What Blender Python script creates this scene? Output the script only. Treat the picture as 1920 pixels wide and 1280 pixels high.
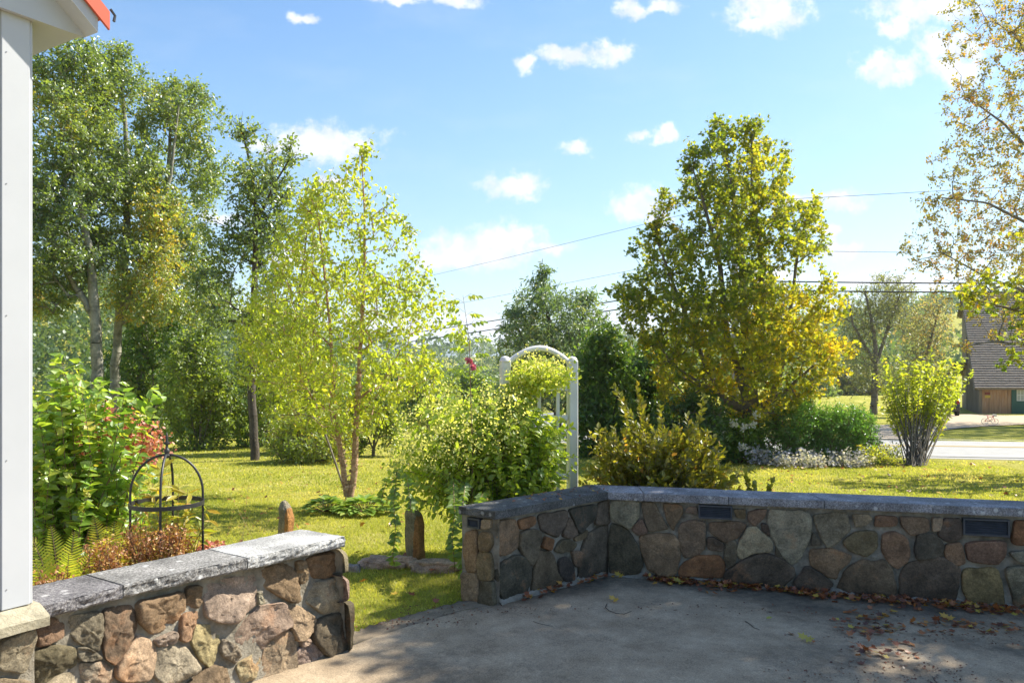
import bpy, bmesh, math, random
import numpy as np
from mathutils import Vector, noise as mn
R = math.radians
rng = np.random.default_rng(7)
random.seed(7)
for o in list(bpy.data.objects): bpy.data.objects.remove(o)
S = bpy.context.scene
COL = S.collection

# ---------------------------------------------------------------- camera
CZ, F, HX, HY = 1.6, 1470.0, 960.0, 690.0
cam = bpy.data.cameras.new("camera"); camo = bpy.data.objects.new("camera", cam); COL.objects.link(camo)
camo.location = (0, 0, CZ); camo.rotation_euler = (R(90), 0, 0)
cam.sensor_width = 36; cam.lens = 36 * F / 1920; cam.shift_y = 50 / 1920
cam.clip_start = 0.05; cam.clip_end = 20000
S.camera = camo
# ---------------------------------------------------------------- light
SUN = Vector((0.82, 0.39, 0.93)).normalized()
elev = math.asin(SUN.z); az = math.atan2(SUN.x, SUN.y)
sun = bpy.data.lights.new("sun", 'SUN'); suno = bpy.data.objects.new("sun", sun); COL.objects.link(suno)
sun.energy = 4.6; sun.angle = R(0.55); sun.color = (1, 0.94, 0.80)
suno.rotation_euler = SUN.to_track_quat('Z', 'Y').to_euler(); suno.location = (20, 8, 25)
S.view_settings.view_transform = 'Standard'; S.view_settings.look = 'None'
S.view_settings.exposure = 1.34; S.view_settings.gamma = 1

def world():
    w = bpy.data.worlds.new("World"); S.world = w; w.use_nodes = True
    nt = w.node_tree; nt.nodes.clear(); N = nt.nodes.new; L = nt.links.new
    out = N('ShaderNodeOutputWorld'); bg = N('ShaderNodeBackground'); L(bg.outputs[0], out.inputs[0])
    bg.inputs[1].default_value = 0.083
    sky = N('ShaderNodeTexSky'); sky.sky_type = 'NISHITA'; sky.sun_disc = False
    sky.sun_elevation = elev; sky.sun_rotation = az; sky.air_density = 1.15; sky.dust_density = 0.6; sky.ozone_density = 1.6
    hs = N('ShaderNodeHueSaturation'); hs.inputs['Saturation'].default_value = 1.28; hs.inputs['Value'].default_value = 1.0; hs.inputs['Hue'].default_value = .502
    L(sky.outputs[0], hs.inputs['Color'])
    tc = N('ShaderNodeTexCoord'); sep = N('ShaderNodeSeparateXYZ'); L(tc.outputs['Generated'], sep.inputs[0])
    def M(op, a, b=None, c=None):
        m = N('ShaderNodeMath'); m.operation = op
        for i, v in enumerate((a, b, c)):
            if v is None: continue
            if isinstance(v, (int, float)): m.inputs[i].default_value = v
            else: L(v, m.inputs[i])
        return m.outputs[0]
    ysafe = M('MAXIMUM', sep.outputs[1], 0.02)
    u = M('DIVIDE', sep.outputs[0], ysafe); v = M('DIVIDE', sep.outputs[2], ysafe)
    comb = N('ShaderNodeCombineXYZ'); L(u, comb.inputs[0]); L(v, comb.inputs[1])
    nz = N('ShaderNodeTexNoise'); nz.inputs['Scale'].default_value = 22; nz.inputs['Detail'].default_value = 7; nz.inputs['Roughness'].default_value = 0.6
    L(comb.outputs[0], nz.inputs['Vector'])
    wp = N('ShaderNodeVectorMath'); wp.operation = 'MULTIPLY_ADD'; wp.inputs[1].default_value = (.06, .04, 0); L(nz.outputs['Color'], wp.inputs[0])
    wp.inputs[2].default_value = (-.03, -.02, 0)
    ad = N('ShaderNodeVectorMath'); ad.operation = 'ADD'; L(comb.outputs[0], ad.inputs[0]); L(wp.outputs[0], ad.inputs[1])
    CL = [(610,272,88,28),(560,268,45,18),(680,272,30,14),(500,275,40,12),(890,468,105,28),(930,452,75,24),(1020,464,42,10),(820,482,40,16),
          (960,350,50,20),(1205,385,46,27),(1235,405,30,16),(1148,98,34,17),(1075,104,62,13),(985,124,20,13),(1077,276,30,12),
          (1245,257,27,12),(1195,260,16,8),(1440,22,62,30),(1420,45,30,14),(1665,125,45,26),(1690,140,30,14),(1740,12,95,24),
          (1690,45,38,17),(1780,85,66,26),(1790,130,44,24),(1568,376,48,17),(1500,372,38,14),(1575,470,38,12),(1545,437,26,8),
          (573,33,26,9),(1185,16,26,14),(1245,12,32,9),(900,625,110,28),(880,648,90,14),(720,612,90,24),(1160,600,60,20),(1680,528,130,13),
          (620,342,36,12),(545,480,44,16),(420,408,28,12),(780,628,90,22),(1120,640,90,14),(1440,515,60,12),(460,600,60,14),(860,5,40,10),(740,0,40,8)]
    acc = None
    for (x, y, a, b) in CL:
        vm = N('ShaderNodeVectorMath'); vm.operation = 'MULTIPLY_ADD'
        uc, vc = (x - HX) / F, (HY - y) / F; sx, sy = F / (a * 1.4), F / (b * 1.55)
        L(ad.outputs[0], vm.inputs[0]); vm.inputs[1].default_value = (sx, sy, 0); vm.inputs[2].default_value = (-uc * sx, -vc * sy, 0)
        ln = N('ShaderNodeVectorMath'); ln.operation = 'LENGTH'; L(vm.outputs[0], ln.inputs[0])
        k = M('SUBTRACT', 1.0, ln.outputs['Value'])
        acc = k if acc is None else M('MAXIMUM', acc, k)
    n2 = N('ShaderNodeTexNoise'); n2.inputs['Scale'].default_value = 48; n2.inputs['Detail'].default_value = 8; n2.inputs['Roughness'].default_value = 0.62
    L(comb.outputs[0], n2.inputs['Vector'])
    d = M('ADD', M('MULTIPLY', acc, 1.25), M('MULTIPLY', M('SUBTRACT', n2.outputs[0], 0.5), 2.3))
    mr = N('ShaderNodeMapRange'); mr.interpolation_type = 'SMOOTHSTEP'; L(d, mr.inputs[0]); mr.inputs[1].default_value = -.15; mr.inputs[2].default_value = 0.95
    # faint wisps
    n3 = N('ShaderNodeTexNoise'); n3.inputs['Scale'].default_value = 5; n3.inputs['Detail'].default_value = 6
    mp = N('ShaderNodeMapping'); mp.inputs['Scale'].default_value = (1, 3, 1); L(comb.outputs[0], mp.inputs[0]); L(mp.outputs[0], n3.inputs['Vector'])
    w3 = N('ShaderNodeMapRange'); L(n3.outputs[0], w3.inputs[0]); w3.inputs[1].default_value = .5; w3.inputs[2].default_value = .8; w3.inputs[4].default_value = .12
    # paler air towards the horizon
    hz_ = N('ShaderNodeMapRange'); L(v, hz_.inputs[0]); hz_.inputs[1].default_value = 0.45; hz_.inputs[2].default_value = 0.0; hz_.inputs[3].default_value = .1; hz_.inputs[4].default_value = .5
    mh = N('ShaderNodeMix'); mh.data_type = 'RGBA'; L(hz_.outputs[0], mh.inputs['Factor']); L(hs.outputs[0], mh.inputs[6]); mh.inputs[7].default_value = (2.3, 3.8, 5.5, 1)
    tot = M('MAXIMUM', mr.outputs[0], w3.outputs[0])
    up = N('ShaderNodeMapRange'); L(sep.outputs[1], up.inputs[0]); up.inputs[1].default_value = .02; up.inputs[2].default_value = .1
    tot = M('MULTIPLY', tot, up.outputs[0]); tot = M('MULTIPLY', tot, .92)
    mx = N('ShaderNodeMix'); mx.data_type = 'RGBA'; L(tot, mx.inputs['Factor']); L(mh.outputs[2], mx.inputs[6])
    n4 = N('ShaderNodeTexNoise'); n4.inputs['Scale'].default_value = 30; n4.inputs['Detail'].default_value = 6; m4 = N('ShaderNodeMapping'); m4.inputs['Location'].default_value = (.3, .012, 0); L(comb.outputs[0], m4.inputs[0]); L(m4.outputs[0], n4.inputs['Vector'])
    cr = N('ShaderNodeMix'); cr.data_type = 'RGBA'; k4 = N('ShaderNodeMapRange'); L(n4.outputs[0], k4.inputs[0]); k4.inputs[1].default_value = .38; k4.inputs[2].default_value = .6; L(k4.outputs[0], cr.inputs['Factor']); cr.inputs[6].default_value = (4.3, 4.5, 5.0, 1); cr.inputs[7].default_value = (5.9, 5.9, 6.1, 1); L(cr.outputs[2], mx.inputs[7])
    L(mx.outputs[2], bg.inputs[0])
world()
S.render.engine = 'CYCLES'
S.cycles.max_bounces = 7; S.cycles.diffuse_bounces = 3; S.cycles.transmission_bounces = 5; S.cycles.transparent_max_bounces = 6

# ---------------------------------------------------------------- materials
def newmat(name):
    m = bpy.data.materials.new(name); m.use_nodes = True
    return m, m.node_tree, m.node_tree.nodes['Principled BSDF']
def mat(name, col, rough=.7, col2=None, scale=8, bump=0, bscale=None, metal=0, detail=6, spec=.3, stretch=(1,1,1), cols=None):
    m, nt, b = newmat(name); N = nt.nodes.new; L = nt.links.new
    b.inputs['Roughness'].default_value = rough; b.inputs['Metallic'].default_value = metal
    b.inputs['Specular IOR Level'].default_value = spec
    b.inputs['Base Color'].default_value = (*col, 1)
    tc = N('ShaderNodeTexCoord'); mp = N('ShaderNodeMapping'); mp.inputs['Scale'].default_value = stretch; L(tc.outputs['Object'], mp.inputs[0])
    if col2 or cols:
        n = N('ShaderNodeTexNoise'); n.inputs['Scale'].default_value = scale; n.inputs['Detail'].default_value = detail; n.inputs['Roughness'].default_value = .65
        L(mp.outputs[0], n.inputs['Vector']); r = N('ShaderNodeValToRGB'); L(n.outputs[0], r.inputs[0])
        cs = cols or [col, col2]
        while len(r.color_ramp.elements) < len(cs): r.color_ramp.elements.new(.5)
        for i, c in enumerate(cs):
            r.color_ramp.elements[i].position = .3 + .4 * i / (len(cs) - 1); r.color_ramp.elements[i].color = (*c, 1)
        L(r.outputs[0], b.inputs['Base Color'])
    if bump:
        n2 = N('ShaderNodeTexNoise'); n2.inputs['Scale'].default_value = bscale or scale * 3; n2.inputs['Detail'].default_value = 8; n2.inputs['Roughness'].default_value = .7
        L(mp.outputs[0], n2.inputs['Vector']); bp = N('ShaderNodeBump'); bp.inputs['Strength'].default_value = 1; bp.inputs['Distance'].default_value = bump
        L(n2.outputs[0], bp.inputs['Height']); L(bp.outputs[0], b.inputs['Normal'])
    return m
def leafmat(name, stops, trans=.45, gloss=.06, tboost=1.7, grough=.42):
    """diffuse + translucent leaf; the tint of each leaf picks its colour on the ramp"""
    m = bpy.data.materials.new(name); m.use_nodes = True; nt = m.node_tree; nt.nodes.clear(); N = nt.nodes.new; L = nt.links.new
    out = N('ShaderNodeOutputMaterial'); at = N('ShaderNodeAttribute'); at.attribute_name = 'tint'
    r = N('ShaderNodeValToRGB'); L(at.outputs['Fac'], r.inputs[0])
    while len(r.color_ramp.elements) < len(stops): r.color_ramp.elements.new(.5)
    for i, (p, c) in enumerate(stops): r.color_ramp.elements[i].position = p; r.color_ramp.elements[i].color = (*c, 1)
    d = N('ShaderNodeBsdfDiffuse'); L(r.outputs[0], d.inputs[0])
    g = N('ShaderNodeVectorMath'); g.operation = 'MULTIPLY'; L(r.outputs[0], g.inputs[0]); g.inputs[1].default_value = (tboost * 1.25, tboost * 1.2, tboost * .55)
    t = N('ShaderNodeBsdfTranslucent'); L(g.outputs[0], t.inputs[0])
    mx = N('ShaderNodeMixShader'); mx.inputs[0].default_value = trans; L(d.outputs[0], mx.inputs[1]); L(t.outputs[0], mx.inputs[2])
    gl = N('ShaderNodeBsdfGlossy'); gl.inputs['Roughness'].default_value = grough; gl.inputs[0].default_value = (.9, .95, 1, 1)
    m2 = N('ShaderNodeMixShader'); m2.inputs[0].default_value = gloss; L(mx.outputs[0], m2.inputs[1]); L(gl.outputs[0], m2.inputs[2])
    L(m2.outputs[0], out.inputs[0])
    return m

# ---------------------------------------------------------------- helpers
def hz(x, y):
    """height of the land"""
    x = np.asarray(x, float); y = np.asarray(y, float)
    z = -.033 * np.clip(y - 8, 0, 47)
    z = z - .02 * np.clip(x - .5, 0, 4) * np.clip((7 - y) / 1.5, 0, 1)
    left = np.clip((3 - x) / 6, 0, 1)
    z = z - left * .10 * np.clip(y - 24, 0, 45)          # the lawn falls into the valley
    z = z - .05 * np.clip(y - 75, 0, 60)
    # far slopes
    r = np.sqrt(x * x + y * y)
    aL = np.clip((-x / np.maximum(r, 1) - .1) / .35, 0, 1)
    z = z + aL * 24 * np.clip((r - 75) / 90, 0, 1) ** 1.2
    aR = np.clip((x / np.maximum(r, 1) - .18) / .3, 0, 1)
    z = z + aR * 22 * np.clip((r - 130) / 170, 0, 1) ** 1.2
    z = z + 19 * np.clip((r - 220) / 380, 0, 1)
    z = z + np.clip((r - 60) / 200, 0, 1) * 2.5 * (np.sin(x * .021 + 1) + np.sin(y * .017 + x * .011))
    return z
def G(px, py):
    d = (py - HY) / F; Y = CZ / d
    if Y > 8: Y = (CZ - .264) / (d - .033)
    return Vector(((px - HX) / F * Y, Y, CZ - d * Y))
def P(px, py, Y): return Vector(((px - HX) / F * Y, Y, CZ - (py - HY) / F * Y))
def PZ(px, py, z):
    Y = (CZ - z) * F / (py - HY); return Vector(((px - HX) / F * Y, Y, z))

def link(name, me, m=None, parent=None, **props):
    o = bpy.data.objects.new(name, me); COL.objects.link(o)
    if m is not None:
        for q in (m if isinstance(m, (list, tuple)) else [m]): me.materials.append(q)
    if parent is not None: o.parent = parent
    for k, v in props.items(): o[k] = v
    return o
def thing(name, label, cat, loc=(0, 0, 0), group=None, rz=0):
    o = bpy.data.objects.new(name, None); COL.objects.link(o); o.location = loc; o.rotation_euler = (0, 0, rz)
    o.empty_display_size = .1; o['label'] = label; o['category'] = cat
    if group: o['group'] = group
    return o
def tag(o, label, cat, group=None, kind=None):
    o['label'] = label; o['category'] = cat
    if group: o['group'] = group
    if kind: o['kind'] = kind
    return o
def npmesh(name, V, Fc, counts=None, smooth=False, attrs=None, mi=None):
    """V (n,3); Fc flat loop indices; counts per face"""
    V = np.asarray(V, np.float32); Fc = np.asarray(Fc, np.int32).ravel(); counts = np.asarray(counts, np.int32)
    me = bpy.data.meshes.new(name); me.vertices.add(len(V)); me.vertices.foreach_set('co', V.ravel())
    me.loops.add(len(Fc)); me.loops.foreach_set('vertex_index', Fc)
    me.polygons.add(len(counts)); st = np.concatenate([[0], np.cumsum(counts)[:-1]]).astype(np.int32)
    me.polygons.foreach_set('loop_start', st)
    me.polygons.foreach_set('use_smooth', np.full(len(counts), smooth))
    if mi is not None: me.polygons.foreach_set('material_index', np.asarray(mi, np.int32))
    for k, a in (attrs or {}).items():
        a = np.asarray(a, np.float32)
        if a.ndim == 1: at = me.attributes.new(k, 'FLOAT', 'POINT'); at.data.foreach_set('value', a)
        else: at = me.attributes.new(k, 'FLOAT_COLOR', 'POINT'); at.data.foreach_set('color', a.ravel())
    me.update(calc_edges=True); me.validate()
    return me
def wloc(o):
    v = Vector((0, 0, 0))
    while o is not None: v = v + o.location; o = o.parent
    return v
class MB:
    """mesh collector"""
    def __init__(s): s.V = []; s.F = []; s.C = []; s.n = 0; s.sm = True
    def add(s, V, Fs):
        V = [tuple(v) for v in V]; s.V += V
        for f in Fs: s.F += [i + s.n for i in f]; s.C.append(len(f))
        s.n += len(V); return s
    def box(s, c, size, ax=None, ay=None, az=None, bev=0):
        ax = Vector(ax or (1, 0, 0)); ay = Vector(ay or (0, 1, 0)); az = Vector(az or (0, 0, 1)); c = Vector(c)
        x, y, z = [v / 2 for v in size]
        if not bev:
            V = [c + ax * (i * x) + ay * (j * y) + az * (k * z) for k in (-1, 1) for j in (-1, 1) for i in (-1, 1)]
            return s.add(V, [(0,2,3,1),(4,5,7,6),(0,1,5,4),(2,6,7,3),(0,4,6,2),(1,3,7,5)])
        b = min(bev, x * .9, y * .9); V = []
        for k, e in ((-z, b), (-z + bev, 0), (z - bev, 0), (z, b)):
            o = [(-x + b + e*0, -y + e), (x - b, -y + e), (x - e, -y + b), (x - e, y - b), (x - b, y - e), (-x + b, y - e), (-x + e, y - b), (-x + e, -y + b)]
            V += [c + ax * p + ay * q + az * k for p, q in o]
        Fs = [tuple(range(7, -1, -1)), tuple(range(24, 32))]
        for r in range(3): Fs += [(r*8+i, r*8+(i+1) % 8, r*8+8+(i+1) % 8, r*8+8+i) for i in range(8)]
        return s.add(V, Fs)
    def tube(s, pts, rad, n=8, cap=True):
        pts = [Vector(p) for p in pts]; k = len(pts)
        if not hasattr(rad, '__len__'): rad = [rad] * k
        t0 = (pts[1] - pts[0]).normalized(); a = t0.orthogonal().normalized(); V = []
        for i, p in enumerate(pts):
            t = (pts[min(i+1, k-1)] - pts[max(i-1, 0)]).normalized()
            a = (a - t * a.dot(t)).normalized(); b = t.cross(a)
            V += [p + (a * math.cos(2*math.pi*j/n) + b * math.sin(2*math.pi*j/n)) * rad[i] for j in range(n)]
        Fs = [(i*n+j, i*n+(j+1) % n, (i+1)*n+(j+1) % n, (i+1)*n+j) for i in range(k-1) for j in range(n)]
        if cap: Fs += [tuple(range(n-1, -1, -1)), tuple(range((k-1)*n, k*n))]
        return s.add(V, Fs)
    def lathe(s, prof, c=(0,0,0), n=16):
        c = Vector(c); V = [c + Vector((r*math.cos(2*math.pi*j/n), r*math.sin(2*math.pi*j/n), z)) for r, z in prof for j in range(n)]
        k = len(prof); Fs = [(i*n+j, i*n+(j+1) % n, (i+1)*n+(j+1) % n, (i+1)*n+j) for i in range(k-1) for j in range(n)]
        Fs += [tuple(range(n-1, -1, -1)), tuple(range((k-1)*n, k*n))]
        return s.add(V, Fs)
    def prism(s, poly, off):
        off = Vector(off); poly = [Vector(p) for p in poly]; n = len(poly)
        return s.add(poly + [p + off for p in poly], [tuple(range(n-1, -1, -1)), tuple(range(n, 2*n))] + [(i, (i+1) % n, n+(i+1) % n, n+i) for i in range(n)])
    def build(s, name, m, parent=None, smooth=False, loc=None, attrs=None, **props):
        V = np.array(s.V, float)
        if loc is None and parent is not None: loc = wloc(parent)
        if loc is not None:
            V = V - np.array(loc)
        me = npmesh(name, V, s.F, s.C, smooth, attrs)
        o = link(name, me, m, parent, **props)
        if parent is None and loc is not None: o.location = loc
        return o

# ---- leaves
TPL = {
 'oval': ([(0,0,0),(-.27,.28,.05),(-.25,.62,.04),(0,1,-.05),(.25,.62,.04),(.27,.28,.05)], [(0,3,2,1),(0,5,4,3)]),
 'heart': ([(0,.04,0),(-.3,-.04,.04),(-.42,.25,.1),(-.25,.62,.05),(0,1,-.08),(.25,.62,.05),(.42,.25,.1),(.3,-.04,.04)], [(0,4,3,2,1),(0,7,6,5,4)]),
 'narrow': ([(0,0,0),(-.13,.3,.03),(-.12,.65,.02),(0,1,-.08),(.12,.65,.02),(.13,.3,.03)], [(0,3,2,1),(0,5,4,3)]),
 'thin': ([(0,0,0),(-.085,.2,.01),(-.07,.6,.01),(0,1,-.06),(.07,.6,.01),(.085,.2,.01)], [(0,3,2,1),(0,5,4,3)]),
 'round': ([(0,0,0),(-.36,.2,.05),(-.38,.6,.06),(0,.95,0),(.38,.6,.06),(.36,.2,.05)], [(0,3,2,1),(0,5,4,3)]),
 'diamond': ([(0,0,0),(-.38,.5,0),(0,1,.06),(.38,.5,.03)], [(0,1,2,3)]),
 'maple': ([(0,0,0),(-.2,.1,.02),(-.48,.12,.08),(-.28,.35,.02),(-.5,.62,.07),(-.2,.6,.02),(0,1,.08),(.2,.6,.02),(.5,.62,.07),(.28,.35,.02),(.48,.12,.08),(.2,.1,.02)],
           [(0,6,5,4,3,2,1),(0,11,10,9,8,7,6)]),
 'blade': ([(-.06,0,0),(.06,0,0),(0,1,.25)], [(0,1,2)]),
}
def nrm(a): return a / np.maximum(np.linalg.norm(a, axis=1, keepdims=True), 1e-9)
def leaves(Pn, A, Nn, s, tint, kind):
    T, Fs = TPL[kind]; T = np.array(T); n = len(Pn); k = len(T)
    A = nrm(A); Nn = nrm(Nn - A * np.sum(A * Nn, 1, keepdims=True)); B = np.cross(A, Nn)
    V = Pn[:, None] + s[:, None, None] * (B[:, None] * T[None, :, :1] + A[:, None] * T[None, :, 1:2] + Nn[:, None] * T[None, :, 2:3])
    F1 = np.concatenate([np.array(f) for f in Fs]); Fc = (np.arange(n)[:, None] * k + F1[None]).ravel()
    return V.reshape(-1, 3), Fc, np.tile([len(f) for f in Fs], n), np.repeat(tint, k)
def leafobj(name, sets, m, parent, loc=None):
    V = []; Fc = []; C = []; T = []; n = 0
    for (v, f, c, t) in sets: V.append(v); Fc.append(f + n); C.append(c); T.append(t); n += len(v)
    V = np.concatenate(V)
    loc = np.array(wloc(parent) if parent is not None else (loc or (0, 0, 0)))
    me = npmesh(name, V - loc, np.concatenate(Fc), np.concatenate(C), False, {'tint': np.clip(np.concatenate(T), 0.01, .99)})
    o = link(name, me, m, parent)
    if parent is None: o.location = loc
    return o
def randleaves(C, n, sig, size, tint, tsd, kind, droop=.3, upn=.6, szsd=.22, r=None, keep=None):
    """n leaves round each centre"""
    r = r or rng; K = len(C); sig = np.asarray(sig)
    Pn = np.repeat(C, n, 0) + r.normal(size=(K * n, 3)) * sig
    if keep is not None:
        k = keep(Pn); Pn = Pn[k]; rep = np.repeat(np.arange(K), n)[k]
    else: rep = np.repeat(np.arange(K), n)
    m = len(Pn); A = r.normal(size=(m, 3)); A[:, 2] -= droop * 1.5
    Nn = r.normal(size=(m, 3)); Nn[:, 2] += upn * 2
    s = size * np.clip(r.normal(1, szsd, m), .45, 1.7)
    tv = np.asarray(tint)[rep] if np.ndim(tint) else tint
    return leaves(Pn, A, Nn, s, tv + r.normal(size=m) * tsd, kind)

# ---- woody skeleton
def frusta(p0, p1, r0, r1, n=5):
    t = nrm(p1 - p0); ref = np.where(np.abs(t[:, 2:3]) > .9, np.array([[1., 0, 0]]), np.array([[0, 0, 1.]]))
    a = nrm(np.cross(t, ref)); b = np.cross(t, a); m = len(p0)
    th = np.arange(n) * 2 * np.pi / n; ring = a[:, None] * np.cos(th)[None, :, None] + b[:, None] * np.sin(th)[None, :, None]
    V = np.concatenate([p0[:, None] + ring * r0[:, None, None], p1[:, None] + ring * r1[:, None, None]], 1)
    j = np.arange(n); q = np.stack([j, (j + 1) % n, n + (j + 1) % n, n + j], 1).ravel()
    Fc = (np.arange(m)[:, None] * 2 * n + q[None]).ravel()
    return V.reshape(-1, 3), Fc, np.full(m * n, 4)
def skeleton(trunks, att, rtip=.006, expo=2.2, wig=.06, up=.9):
    """trunks: list of arrays (k,4) x y z r ; att: attractors. Returns nodes, parent, radius, tip index of each attractor"""
    nodes = []; par = []; fixed = []
    for T in trunks:
        T = np.asarray(T, float); seg = np.linalg.norm(np.diff(T[:, :3], axis=0), axis=1); L_ = np.concatenate([[0], np.cumsum(seg)])
        k = max(6, int(L_[-1] / max(.12, L_[-1] / 30))); t = np.linspace(0, L_[-1], k)
        I = np.stack([np.interp(t, L_, T[:, c]) for c in range(4)], 1)
        I[1:, :3] += rng.normal(size=(k - 1, 3)) * np.array([1, 1, .2]) * I[1:, 3:4] * .12
        st = len(nodes)
        lk = int(np.argmin([np.linalg.norm(q - I[0, :3]) for q in nodes])) if st else -1
        for i in range(k): nodes.append(I[i, :3]); par.append(st + i - 1 if i else lk); fixed.append(I[i, 3])
    nb = len(nodes); base = np.array(nodes)
    dist = np.array([np.min(np.linalg.norm(base - a, axis=1)) for a in att]); order = np.argsort(dist)
    tips = np.zeros(len(att), int); arr = np.array(nodes)
    for ai in order:
        a = att[ai]; d = a - arr; D = np.linalg.norm(d, axis=1); h = np.linalg.norm(d[:, :2], axis=1)
        cost = D + up * np.maximum(0, .45 * h - d[:, 2]) ; j = int(np.argmin(cost)); L_ = D[j]
        k = max(1, min(4, int(L_ / .25) + 1)); new = []
        bow = np.array([0, 0, -.12 * L_ if d[j, 2] < h[j] else .05 * L_])
        for i in range(1, k + 1):
            t = i / k; p = arr[j] + d[j] * t - bow * 4 * t * (1 - t) * .5 + (rng.normal(size=3) * wig * L_ * .5 if i < k else 0)
            nodes.append(p); par.append(j if i == 1 else len(nodes) - 2); fixed.append(None); new.append(p)
        arr = np.concatenate([arr, np.array(new)]); tips[ai] = len(nodes) - 1
    n = len(nodes); acc = np.zeros(n)
    acc[tips] += rtip ** expo
    for i in range(n - 1, -1, -1):
        if acc[i] == 0: acc[i] = rtip ** expo
        if par[i] >= 0: acc[par[i]] += acc[i]
    rad = acc ** (1 / expo)
    for i in range(n):
        if fixed[i] is not None: rad[i] = fixed[i]
        elif par[i] >= 0: rad[i] = min(rad[i], rad[par[i]] * .85)
    return arr, np.array(par), rad, tips
def woodmesh(name, arr, par, rad, m, parent, loc, sides=6):
    k = np.where(par >= 0)[0]; pr = rad[par[k]].copy()
    big = pr > rad[k] * 1.6; pr[big] = rad[k][big] * 1.2
    V, Fc, C = frusta(arr[par[k]], arr[k], pr, rad[k], sides)
    me = npmesh(name, V - np.array(loc), Fc, C, True); return link(name, me, m, parent)
def sprays(tp, pp, n, sig, r_tw):
    """short twigs fanning from each branch tip: start, end arrays and the tip they belong to"""
    K = len(tp); sg = float(np.mean(np.asarray(sig))); d0 = nrm(tp - pp + 1e-6); rep = np.repeat(np.arange(K), n)
    st = tp[rep] + (pp - tp)[rep] * (rng.random((K*n, 1)) * .8); d = nrm(d0[rep]*.8 + rng.normal(size=(K*n, 3))*.75 + np.array([0, 0, .12]))
    e = st + d * sg * rng.uniform(.9, 2.3, (K*n, 1)); return st, e, rep
def sprayleaves(st, e, rep, m, size, tint, tsd, kind, droop, upn, lat=.45):
    k = len(st); r2 = np.repeat(np.arange(k), m); u = rng.random((k*m, 1))**.8; d = nrm(e - st)[r2]; Pn = st[r2] + (e - st)[r2]*u + rng.normal(size=(k*m, 3))*size*lat
    A = rng.normal(size=(k*m, 3)) + d*.6; A[:, 2] -= droop*1.5; Nn = rng.normal(size=(k*m, 3)); Nn[:, 2] += upn*2; s = size*np.clip(rng.normal(1, .24, k*m), .45, 1.6)
    tv = tint[rep][r2] + (rng.normal(size=k)*.06)[r2] + rng.normal(size=k*m)*tsd*.8; return leaves(Pn, A, Nn, s, tv, kind)
def envelope(rows, Y0, K, depth=.9, outer=.6, gap=0, gth=-.08):
    rows = np.array(rows, float); ys = rows[:, 0]; w = rows[:, 2] - rows[:, 1]
    yy = np.linspace(ys[0], ys[-1], 200); ww = np.interp(yy, ys, w); cdf = np.cumsum(ww ** 1.5); cdf /= cdf[-1]
    def samp(n):
        py = np.interp(rng.random(n), cdf, yy) ; xl = np.interp(py, ys, rows[:, 1]); xr = np.interp(py, ys, rows[:, 2])
        rr = (xr - xl) / 2 * rng.random(n) ** outer; th = rng.random(n) * 2 * np.pi
        px = (xl + xr) / 2 + rr * np.cos(th); dy = rr / F * Y0 * np.sin(th) * depth
        Yv = Y0 + dy
        q = np.stack([(px - HX) / F * Y0, Yv, CZ - (py - HY) / F * Y0], 1)
        if gap:
            nz = np.array([mn.noise((c[0]*gap, c[1]*gap, c[2]*gap + Y0)) for c in q]); q = q[nz > gth] if (nz > gth).any() else q
        return q
    pts = samp(1)
    while len(pts) < K:
        c = samp(10); D = np.min(np.linalg.norm(c[:, None] - pts[None], axis=2), axis=1); pts = np.concatenate([pts, c[np.argmax(D)][None]])
    return pts
def make_tree(name, label, cat, Y0, trunks_px, rows, K, M, size, leafm, barkm, kind='oval', sig=.16, rtip=.006, depth=.9, tint=None,
              tsd=.2, droop=.3, upn=.6, group=None, outer=.6, crown='crown', trunk='trunk', up=.9, extra=None, baseY=None, sides=6, wig=.06, skip=0, gap=0, gth=-.08):
    T = []
    for t in trunks_px: T.append([[*P(q[0], q[1], Y0 + (q[3] if len(q) > 3 else 0)), q[2] / F * Y0 / 2] for q in t])
    base = Vector(T[0][0][:3]); base.z = float(hz(base.x, base.y)) - .03
    T[0][0][2] = base.z
    att = envelope(rows, Y0, K, depth, outer, gap, gth)
    for t in T:
        q = np.array(t[-1][:3]); att = np.concatenate([att, q + rng.normal(size=(4, 3))*np.mean(np.asarray(sig))*.6, (q + np.array(t[-2][:3])*.4)[None]/1.4])
    if extra is not None: att = np.concatenate([att, np.array([list(P(*e)) for e in extra])])
    arr, par, rad, tips = skeleton(T, att, rtip, wig=wig, up=up)
    o = thing(name, label, cat, base, group)
    tp = arr[tips]; pp = arr[par[tips]]
    use = rng.random(len(tp)) >= skip
    tp = tp[use]; pp = pp[use]; nt_ = 8 if M >= 44 else 6 if M >= 20 else 4
    st, e, rep = sprays(tp, pp, nt_, sig, rtip)
    n0 = len(arr); A2 = np.concatenate([arr, st, e]); P2 = np.concatenate([par, np.full(len(st), -1), n0 + np.arange(len(st))]); R2 = np.concatenate([rad, np.full(len(st), rtip*.55), np.full(len(st), rtip*.3)])
    woodmesh(trunk, A2, P2, R2, barkm, o, base, sides)
    t = (tint(tp) if tint else np.full(len(tp), .5)) + rng.normal(size=len(tp)) * .08
    leafobj(crown, [sprayleaves(st, e, rep, max(1, round(M / nt_)), size, t, tsd, kind, droop, upn)], leafm, o)
    return o

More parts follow.
